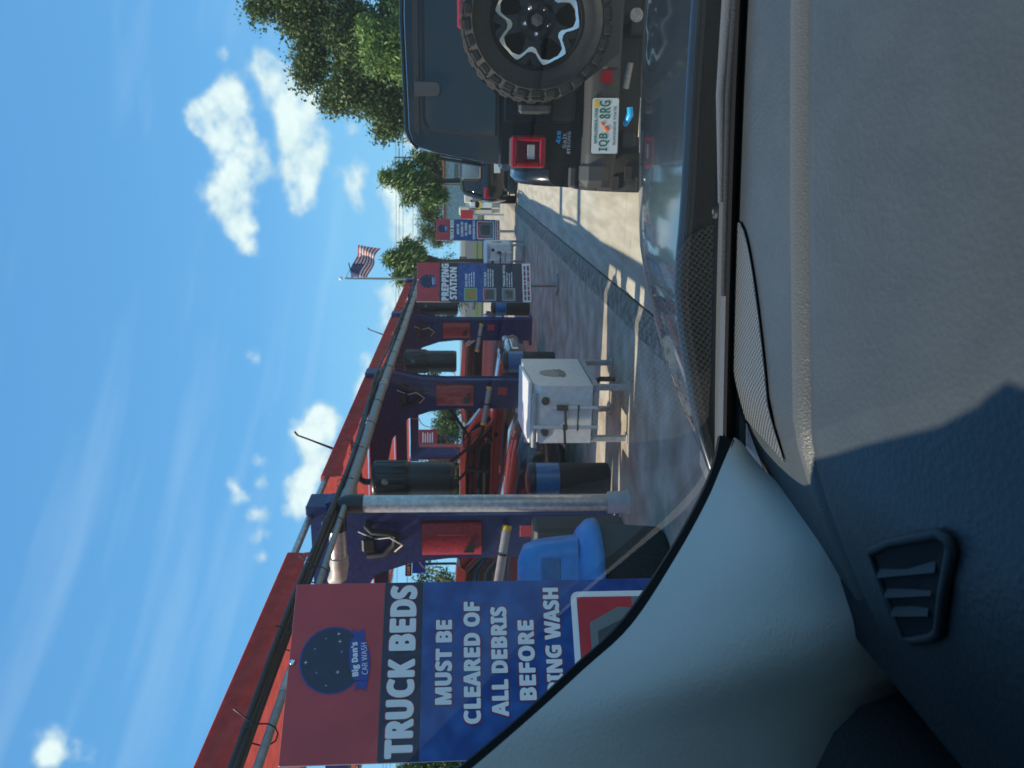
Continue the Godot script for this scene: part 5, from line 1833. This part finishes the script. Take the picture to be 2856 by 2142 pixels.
func own_car() -> void:
	var t := thing("our_car", "grey dashboard, pale windscreen pillar and dark bonnet of the car looked out from", "car", Vector3.ZERO)
	# dashboard in three pieces: ledge under the glass, rounded lip, main pad
	var s := st()
	var xs := []
	for i in 61:
		xs.append(lerpf(-0.62, 1.34, i / 60.0))
	var part := func(q0: float, q1: float, n: int, off: bool) -> Array:
		var rows := []
		for j in n + 1:
			var row := []
			for x in xs:
				var rq: float = 0.233 + (0.132 - x) * 0.11
				var q := lerpf(q0, q1, float(j) / n) + (rq if off else 0.0)
				if not off and j == n:
					q = rq - 0.035
				elif not off:
					q = lerpf(q0, rq - 0.035, float(j) / n)
				row.append(Vector3(x, dash_y(x, q), screen_z(x) + q))
			rows.append(row)
		return rows
	slab_of(s, part.call(-0.02, 0.2, 8, false), Vector3(0, -0.02, 0))
	var dash := fin(s, "dashboard", M.dash_vinyl, t)
	s = st()
	slab_of(s, part.call(-0.035, 0.0045, 10, true), Vector3(0, -0.02, 0))
	fin(s, "dashboard_lip", M.dash_edge, dash)
	s = st()
	slab_of(s, part.call(0.009, 0.62, 40, true), Vector3(0, -0.03, 0))
	fin(s, "dashboard_pad", M.dash_vinyl, dash)
	s = st()
	box(s, Vector3(0.36, 0.72, -0.62), Vector3(1.9, 0.62, 0.5), 0.05)
	fin(s, "lower_dash", M.interior_black, dash)
	# speaker grille on the ledge
	s = st()
	var rows := []
	for i in 31:
		var w := i / 30.0
		var x := lerpf(-0.085, -0.372, w)
		var qm := 0.012 + 0.178 * pow(w, 0.62) - 0.02 * pow(w, 6.0)
		var row := []
		for j in 13:
			var q := lerpf(-0.012, qm, j / 12.0)
			row.append(Vector3(x, dash_y(x, q) + 0.0028, screen_z(x) + q))
		rows.append(row)
	sheet(s, rows, Vector3.UP, 0.0096)
	var gr := fin(s, "speaker_grille", M.grille_plate, dash)
	s = st()
	var edge := []
	for r in rows:
		edge.append(r[12] + Vector3(0, 0.0005, 0.001))
	tube(s, edge, 0.0011, 6)
	fin(s, "grille_edge", M.dash_vinyl, gr)
	# demister vent near the pillar: frame, flat black sheet painting a hollow's shade, and slats
	var corner := []
	for p in [[1893, 1192], [1935, 1172], [2040, 1152], [2062, 1165], [2068, 1185], [2050, 1285], [2040, 1365], [2025, 1378], [1985, 1385], [1960, 1375]]:
		var d := dir_of(p[0], p[1])
		var tt := 0.6
		for k in 40:   # walk along the ray down to the dashboard
			var w: Vector3 = EYE + d * tt
			tt += (w.y - dash_y(w.x, w.z - screen_z(w.x))) * 0.5
		corner.append(EYE + d * tt)
	var cc := Vector3.ZERO
	for p in corner:
		cc += p / corner.size()
	s = st()
	var lip := []
	for p in corner:
		lip.append(p + Vector3(0, 0.005, 0))
	lip.append(lip[0])
	lip.append(lip[1])
	tube(s, lip, 0.0048, 8, false)
	var vent := fin(s, "demister_vent", M.vent_plastic, dash)
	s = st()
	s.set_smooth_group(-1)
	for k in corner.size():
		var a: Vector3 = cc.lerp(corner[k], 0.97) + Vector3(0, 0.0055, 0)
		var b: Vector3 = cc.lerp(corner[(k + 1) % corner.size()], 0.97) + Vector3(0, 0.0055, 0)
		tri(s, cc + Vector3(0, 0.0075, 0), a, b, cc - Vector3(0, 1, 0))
	fin(s, "painted_well", M.frit, vent)
	for k in 3:
		s = st()
		var w: float = [0.30, 0.55, 0.78][k]
		var a: Vector3 = (corner[0] as Vector3).lerp(corner[9], w).lerp(cc, 0.06)
		var b: Vector3 = (corner[3] as Vector3).lerp(corner[7], w).lerp(cc, 0.06)
		var across := (b - a).normalized().cross(Vector3.UP).normalized()
		if across.dot(corner[8] - corner[2]) < 0.0:
			across = -across
		quad(s, a + Vector3(0, 0.0115, 0), b + Vector3(0, 0.0115, 0), b + Vector3(0, 0.0085, 0) - across * 0.011, a + Vector3(0, 0.0085, 0) - across * 0.011, cc - Vector3(0, 1, 0))
		fin(s, "slat", M.vent_plastic, vent)
	# windscreen pillar trim on the driver's side
	var top_px := [[1586, 944, 1.165], [1560, 1005, 1.15], [1526, 1084, 1.115], [1462, 1200, 1.045], [1366, 1347, 0.96], [1262, 1445, 0.91], [1160, 1538, 0.865], [1020, 1659, 0.815], [820, 1820, 0.75], [590, 2010, 0.70]]
	var edge_px := [[1556, 940], [1541, 1007], [1508, 1084], [1442, 1200], [1342, 1345], [1240, 1440], [1140, 1535], [995, 1657], [795, 1818], [565, 2008]]
	var top := []
	var rim := []
	for k in top_px.size():
		top.append(at_t(top_px[k][0], top_px[k][1], top_px[k][2]))
		rim.append(at_t(edge_px[k][0], edge_px[k][1], top_px[k][2] + 0.004))
	var bot := [at_t(1602, 955, 1.17), at_t(1648, 1012, 1.15), at_t(1745, 1102, 1.055), at_t(1815, 1180, 0.985), at_t(1882, 1290, 0.945), at_t(1912, 1350, 0.93), at_t(1938, 1410, 0.935), at_t(1975, 1520, 0.96), at_t(1960, 1700, 0.94), at_t(1900, 1950, 0.86)]
	var mid_off := [0.0, 0.012, 0.022, 0.03, 0.036, 0.038, 0.04, 0.04, 0.04, 0.04]
	rows = []
	for k in top.size():
		var row := []
		var a: Vector3 = top[k]
		var b: Vector3 = bot[k]
		var toward := (EYE - (a + b) * 0.5).normalized()
		for j in 11:
			var w := j / 10.0
			row.append(a.lerp(b, w) + toward * mid_off[k] * 0.8 * sin(PI * w))
		rows.append(row)
	# smooth the run of stations
	var fine_rows := []
	for k in rows.size() - 1:
		for q in 5:
			var row := []
			for j in 11:
				var p0: Vector3 = rows[maxi(k - 1, 0)][j]
				var p3: Vector3 = rows[mini(k + 2, rows.size() - 1)][j]
				row.append((rows[k][j] as Vector3).cubic_interpolate(rows[k + 1][j], p0, p3, q / 5.0))
			fine_rows.append(row)
	fine_rows.append(rows[rows.size() - 1])
	s = st()
	slab_of(s, fine_rows, Vector3(-0.02, 0.0, -0.012))
	fin(s, "pillar_trim", M.pillar_trim, t)
	# outer steel of that pillar and black glass edge
	s = st()
	var fr := []
	for k in rim.size() - 1:
		for q in 5:
			var p: Vector3 = (rim[k] as Vector3).cubic_interpolate(rim[k + 1], rim[maxi(k - 1, 0)], rim[mini(k + 2, rim.size() - 1)], q / 5.0)
			fr.append([fine_rows[k * 5 + q][0] + Vector3(-0.004, 0.0, 0.003), p])
	slab_of(s, fr, Vector3(-0.004, 0.002, -0.005))
	fin(s, "glass_edge", M.frit, t)
	s = st()
	var steel := []
	var thick := []
	for r in fine_rows:
		var c: Vector3 = (r[0] as Vector3).lerp(r[10], 0.38)
		var wide: float = (r[0] as Vector3).distance_to(r[10])
		thick.append(clampf(wide * 0.30, 0.008, 0.052))
		steel.append(EYE + (c - EYE) * (1.03 + 0.25 * thick[thick.size() - 1] / 0.052))
	steel.append(Vector3(-0.79, 1.80, -0.40))
	steel.append(Vector3(-0.775, 1.81, 0.4))
	thick.append(0.052)
	thick.append(0.052)
	tube(s, steel, thick, 10)
	fin(s, "pillar_steel", M.hood_paint, t)
	# windscreen: lower edge, pillars, header
	var base := []
	var head := []
	for i in 25:
		var w := i / 24.0
		var x := lerpf(-0.47, 1.19, w)
		base.append(Vector3(x, 1.085, screen_z(x) - 0.03))
		var x2 := lerpf(-0.655, 1.375, w)
		head.append(Vector3(x2, 1.80 + 0.03 * sin(PI * w), -0.34 - 0.05 * sin(PI * w)))
	rows = []
	for j in 15:
		var row := []
		for i in 25:
			var w := j / 14.0
			row.append((base[i] as Vector3).lerp(head[i], w) + Vector3(0, 0.02, -0.03) * sin(PI * w))
		rows.append(row)
	s = st()
	sheet(s, rows, Vector3(0, 0.5, -1))
	fin(s, "windscreen", M.windscreen, t)
	s = st()
	fr = []
	for j in 2:
		var row := []
		for i in 25:
			row.append((rows[0][i] as Vector3).lerp(rows[14][i], -0.012 + 0.040 * j) + Vector3(0, -0.003, 0.004))
		fr.append(row)
	slab_of(s, fr, Vector3(0, -0.004, 0.004))
	fin(s, "glass_edge", M.frit, t)
	# roof, far pillar, doors, rear: they shut the cabin
	s = st()
	fr = []
	for z in [-0.38, -0.30, 0.2, 0.9, 1.7, 2.0]:
		var row := []
		for i in 13:
			var w := i / 12.0
			row.append(Vector3(lerpf(-0.73, 1.45, w), 1.79 + 0.05 * sin(PI * w) + (0.03 if z > -0.2 and z < 1.8 else 0.0), z))
		fr.append(row)
	slab_of(s, fr, Vector3(0, -0.03, 0))
	fin(s, "roof", M.headliner, t)
	s = st()
	tube(s, [Vector3(1.16, 1.10, -1.08), Vector3(1.28, 1.45, -0.72), Vector3(1.385, 1.80, -0.34)], 0.055, 10)
	fin(s, "far_pillar", M.pillar_trim, t)
	for e in [[-0.69, -1.0], [1.41, 1.0]]:
		s = st()
		box(s, Vector3(e[0] + e[1] * 0.05, 1.79, 0.75), Vector3(0.07, 0.08, 2.4), 0.02)
		fin(s, "roof_rail", M.headliner, t)
		for z in [0.42, 1.9]:
			s = st()
			tube(s, [Vector3(e[0] - e[1] * -0.02, 1.05, z), Vector3(e[0], 1.78, z + 0.05)], 0.06, 10)
			fin(s, "door_pillar", M.headliner, t)
		s = st()
		extrude(s, poly([-1.15, 0.40, -1.15, 0.86, -0.765, 0.90, -0.75, 0.965, -0.72, 1.04, -0.68, 1.09, -0.63, 1.133, -0.50, 1.16, 2.0, 1.18, 2.0, 0.40]), 0.08, Transform3D(Basis(Vector3.BACK, Vector3.UP, Vector3.LEFT), Vector3(e[0] + e[1] * -0.05, 0, 0)))
		fin(s, "door_panel", M.interior_black, t)
		s = st()
		sheet(s, [[Vector3(e[0] + e[1] * 0.02, 1.12, -0.80), Vector3(e[0] + e[1] * 0.02, 1.13, 1.95)], [Vector3(e[0], 1.45, -0.68), Vector3(e[0], 1.45, 1.95)], [Vector3(e[0], 1.79, -0.40), Vector3(e[0], 1.79, 1.95)]], Vector3(e[1], 0, 0))
		fin(s, "door_window", M.tinted_window, t)
		s = st()
		if e[1] < 0.0:
			extrude(s, poly([-1.06, 1.06, 1.2, 1.06, 1.2, 1.80, -0.45, 1.80, -0.50, 1.757, -0.61, 1.69, -0.745, 1.60, -0.77, 1.50, -0.81, 1.38]), 0.012, Transform3D(Basis(Vector3.BACK, Vector3.UP, Vector3.LEFT), Vector3(-0.725, 0, 0)))  # unseen panel added to block the sun, cut to the dashboard's shadow edge
			fin(s, "added_sun_blocker", M.interior_black, t)
	s = st()
	box(s, Vector3(0.36, 0.78, 2.02), Vector3(2.1, 0.76, 0.06), 0.02)
	fin(s, "rear_wall", M.interior_black, t)
	s = st()
	sheet(s, [[Vector3(-0.66, 1.16, 2.02), Vector3(1.38, 1.16, 2.02)], [Vector3(-0.66, 1.80, 1.98), Vector3(1.38, 1.80, 1.98)]], Vector3.BACK)
	fin(s, "rear_window", M.tinted_window, t)
	s = st()
	box(s, Vector3(0.36, 0.38, 0.5), Vector3(2.1, 0.06, 3.2), 0.02)
	fin(s, "floor", M.interior_black, t)
	for x in [-0.02, 0.76]:
		s = st()
		box(s, Vector3(x, 0.98, 0.62), Vector3(0.52, 0.75, 0.16), 0.07, Basis(Vector3.RIGHT, 0.2))
		box(s, Vector3(x, 0.62, 0.32), Vector3(0.52, 0.16, 0.56), 0.06)
		fin(s, "seat", M.interior_black, t)
	# bonnet, cowl, wipers
	s = st()
	rows = []
	for j in 29:
		var w := j / 28.0
		var row := []
		for i in 33:
			var u := -1.0 + i / 16.0
			var x := 0.36 + 0.93 * u * (1.0 - 0.06 * w * w)
			var z := -1.38 - 0.88 * w + 0.16 * pow(absf(u), 2.2) + 0.30 * w * pow(absf(u), 3.0)
			var y := 1.118 - 0.075 * w - 0.045 * pow(w, 4.0) - 0.035 * pow(absf(u), 4.0) - 0.05 * pow(absf(u), 10.0) + 0.012 * exp(-pow((absf(u) - 0.62) * 9.0, 2.0)) * (1.0 - w * 0.4)
			if j >= 27:
				y -= 0.05 * (j - 26)
			row.append(Vector3(x, y, z))
		rows.append(row)
	slab_of(s, rows, Vector3(0, -0.012, 0.0))
	var hd := fin(s, "bonnet", M.hood_paint, t)
	s = st()
	var lip2 := []
	for i in 33:
		lip2.append(rows[0][i] + Vector3(0, -0.010, 0.012))
	tube(s, lip2, 0.014, 8)
	fin(s, "bonnet_edge", M.hood_paint, hd)
	s = st()
	box(s, Vector3(0.36, 0.62, -1.50), Vector3(1.66, 0.80, 0.62), 0.06)
	fin(s, "engine_bay", M.cowl, t)
	s = st()
	fr = []
	for j in 5:
		var row := []
		for i in 33:
			var x := lerpf(-0.56, 1.28, i / 32.0)
			var q: float = [-0.32, -0.15, -0.10, -0.05, -0.012][j]
			row.append(Vector3(x, [1.040, 1.062, 1.078, 1.080, 1.074][j], screen_z(x) + q))
		fr.append(row)
	slab_of(s, fr, Vector3(0, -0.01, 0))
	var cw := fin(s, "cowl_panel", M.cowl, t)
	for p in [[1553, 210], [1544, 460]]:
		var q := at_y(p[0], p[1], 1.083)
		s = st()
		lathe(s, [Vector2(0.009, 0.0), Vector2(0.009, 0.004), Vector2(0.006, 0.006), Vector2(0.0, 0.005)], 16, Transform3D(Basis(), q - Vector3(0, 0.003, 0)))
		fin(s, "clip", M.bumper_grey, cw)
	for a in [[0, 0], [1, 0]]:
		var x0: float = [0.30, 1.0][a[0]]
		var wp := Node3D.new()
		wp.name = "wiper"
		t.add_child(wp, true)
		s = st()
		tube(s, [Vector3(x0, 1.09, screen_z(x0) - 0.07), Vector3(x0 - 0.2, 1.095, screen_z(x0 - 0.2) - 0.075), Vector3(x0 - 0.36, 1.094, screen_z(x0 - 0.36) - 0.06)], [0.012, 0.009, 0.006], 8)
		fin(s, "arm", M.cowl, wp)
		s = st()
		tube(s, [Vector3(x0 + 0.12, 1.088, screen_z(x0 + 0.12) - 0.052), Vector3(x0 - 0.2, 1.090, screen_z(x0 - 0.2) - 0.055), Vector3(x0 - 0.50, 1.088, screen_z(x0 - 0.50) - 0.052)], 0.006, 6)
		fin(s, "blade", M.trim_black, wp)
